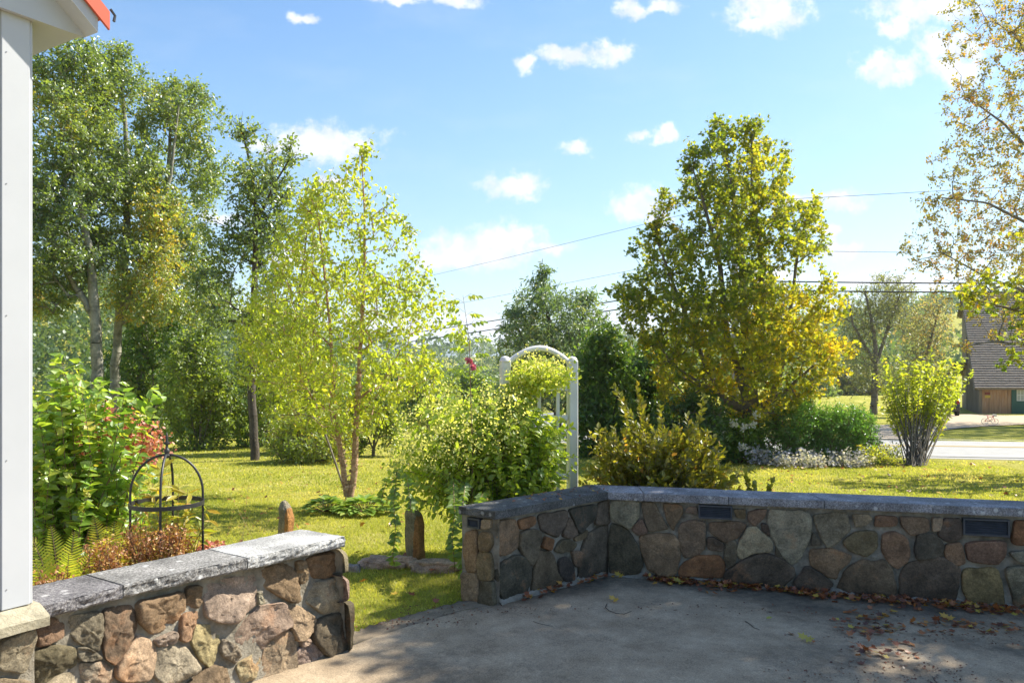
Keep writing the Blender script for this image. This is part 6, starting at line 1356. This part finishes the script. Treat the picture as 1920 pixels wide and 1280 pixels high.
# ================================================================ GRASS
road_pts = np.array([(60,6.5),(30,14.4),(12,19.1),(8,20.3),(5,22.5),(3,27),(1.6,36),(-1,60)])
def grass_ok(x, y):
    k = ~inpoly(x, y, poly); k &= ~inpoly(x, y, [(-1.3,4.7),(-.9,4.45),(-1.9,3.05),(-2.3,3.2)])
    strip = [(p.x, p.y) for p in crack] + [(PZ(912,1122,0).x, PZ(912,1122,0).y), (PZ(862,1126,0).x, PZ(862,1126,0).y), (PZ(745,1156,0).x, PZ(745,1156,0).y), (PZ(652,1185,0).x, PZ(652,1185,0).y)]
    k &= ~inpoly(x, y, strip); k &= ~inpoly(x, y, [(-.38,5.44),(-.11,5.2),(.74,6.0),(9,3.85),(9,4.2),(.66,6.42)])
    d = np.full(x.shape, 99.)
    for a, b_ in zip(road_pts[:-1], road_pts[1:]): d = np.minimum(d, segd(x, y, a, b_))
    return k & (d > 4.1)
Vs = []; Fs_ = []; Cs = []; Ts = []; nn_ = 0
for (x0, x1, y0, y1, dens, h_, w_) in ((-2.4, .2, 4.5, 7.0, 6500, .026, .0045), (-4.5, 3, 7, 10.5, 2400, .026, .007), (1, 7.5, 5.2, 10.5, 2400, .026, .007), (-8, 9, 10.5, 15, 500, .03, .016), (-12, 12, 15, 24, 90, .035, .03)):
    n = int((x1-x0)*(y1-y0)*dens); x = rng.uniform(x0, x1, n); y = rng.uniform(y0, y1, n); k = grass_ok(x, y) & (np.abs(x) < .72*y + .4); x = x[k]; y = y[k]; n = len(x)
    z = hz(x, y) - .01; A = np.stack([rng.normal(size=n)*.45, rng.normal(size=n)*.45, np.ones(n)], 1); Nn = rng.normal(size=(n, 3)); Nn[:, 2] = 0
    A = nrm(A); Nn = nrm(Nn - A*np.sum(A*Nn, 1, keepdims=True)); B = np.cross(A, Nn); h = h_*rng.uniform(.5, 1.35, n); w = w_*rng.uniform(.6, 1.3, n)
    p = np.stack([x, y, z], 1); lean = Nn*h[:, None]*.35; V = np.stack([p - B*w[:, None]/2, p + B*w[:, None]/2, p + A*h[:, None] + lean], 1)
    pn = np.array([mn.noise((a*.6, b_*.6, 0)) + .5*mn.noise((a*2.5, b_*2.5, 4)) for a, b_ in zip(x[::1], y[::1])]) if n < 90000 else 0
    t = np.clip(.5 + .55*pn + rng.normal(size=n)*.16, .02, .98); Vs.append(V.reshape(-1, 3)); Fs_.append(np.arange(3*n) + nn_); Cs.append(np.full(n, 3)); Ts.append(np.repeat(t, 3)); nn_ += 3*n
o = link('lawn_grass', npmesh('lawn_grass', np.concatenate(Vs), np.concatenate(Fs_), np.concatenate(Cs), False, {'tint': np.concatenate(Ts)}), L_grass); tag(o, 'mown yellow-green grass of the lawns around the patio', 'grass', kind='stuff')
# a few red leaves dropped on the lawn
pts = []
for _ in range(800):
    x = rng.uniform(-4, 9.5); y = rng.uniform(5, 15)
    if grass_ok(np.array([x]), np.array([y]))[0]: pts.append((x, y, float(hz(x, y)) + .03))
scatter('lawn_leaves', 'red and tan maple leaves scattered over the lawn', 'fallen leaves', pts, .06, .1, .95, stuff=True)

# ================================================================ AIR
def haze():
    mb = MB(); x0, x1, y0, y1, z0, z1 = -1500, 1500, -90, 3400, -60, 130; mb.add([(x, y, z) for z in (z0, z1) for y in (y0, y1) for x in (x0, x1)], [(0,2,3,1),(4,5,7,6),(0,1,5,4),(2,6,7,3),(0,4,6,2),(1,3,7,5)])
    m = bpy.data.materials.new('air'); m.use_nodes = True; nt = m.node_tree; nt.nodes.clear(); out = nt.nodes.new('ShaderNodeOutputMaterial'); v = nt.nodes.new('ShaderNodeVolumePrincipled')
    v.inputs['Density'].default_value = .0003; v.inputs['Color'].default_value = (.86, .92, 1, 1); v.inputs['Anisotropy'].default_value = .25; nt.links.new(v.outputs[0], out.inputs['Volume'])
    o = mb.build('haze', m, None); o['kind'] = 'stuff'; o['label'] = 'thin summer haze over the valley'; o['category'] = 'haze'
haze()
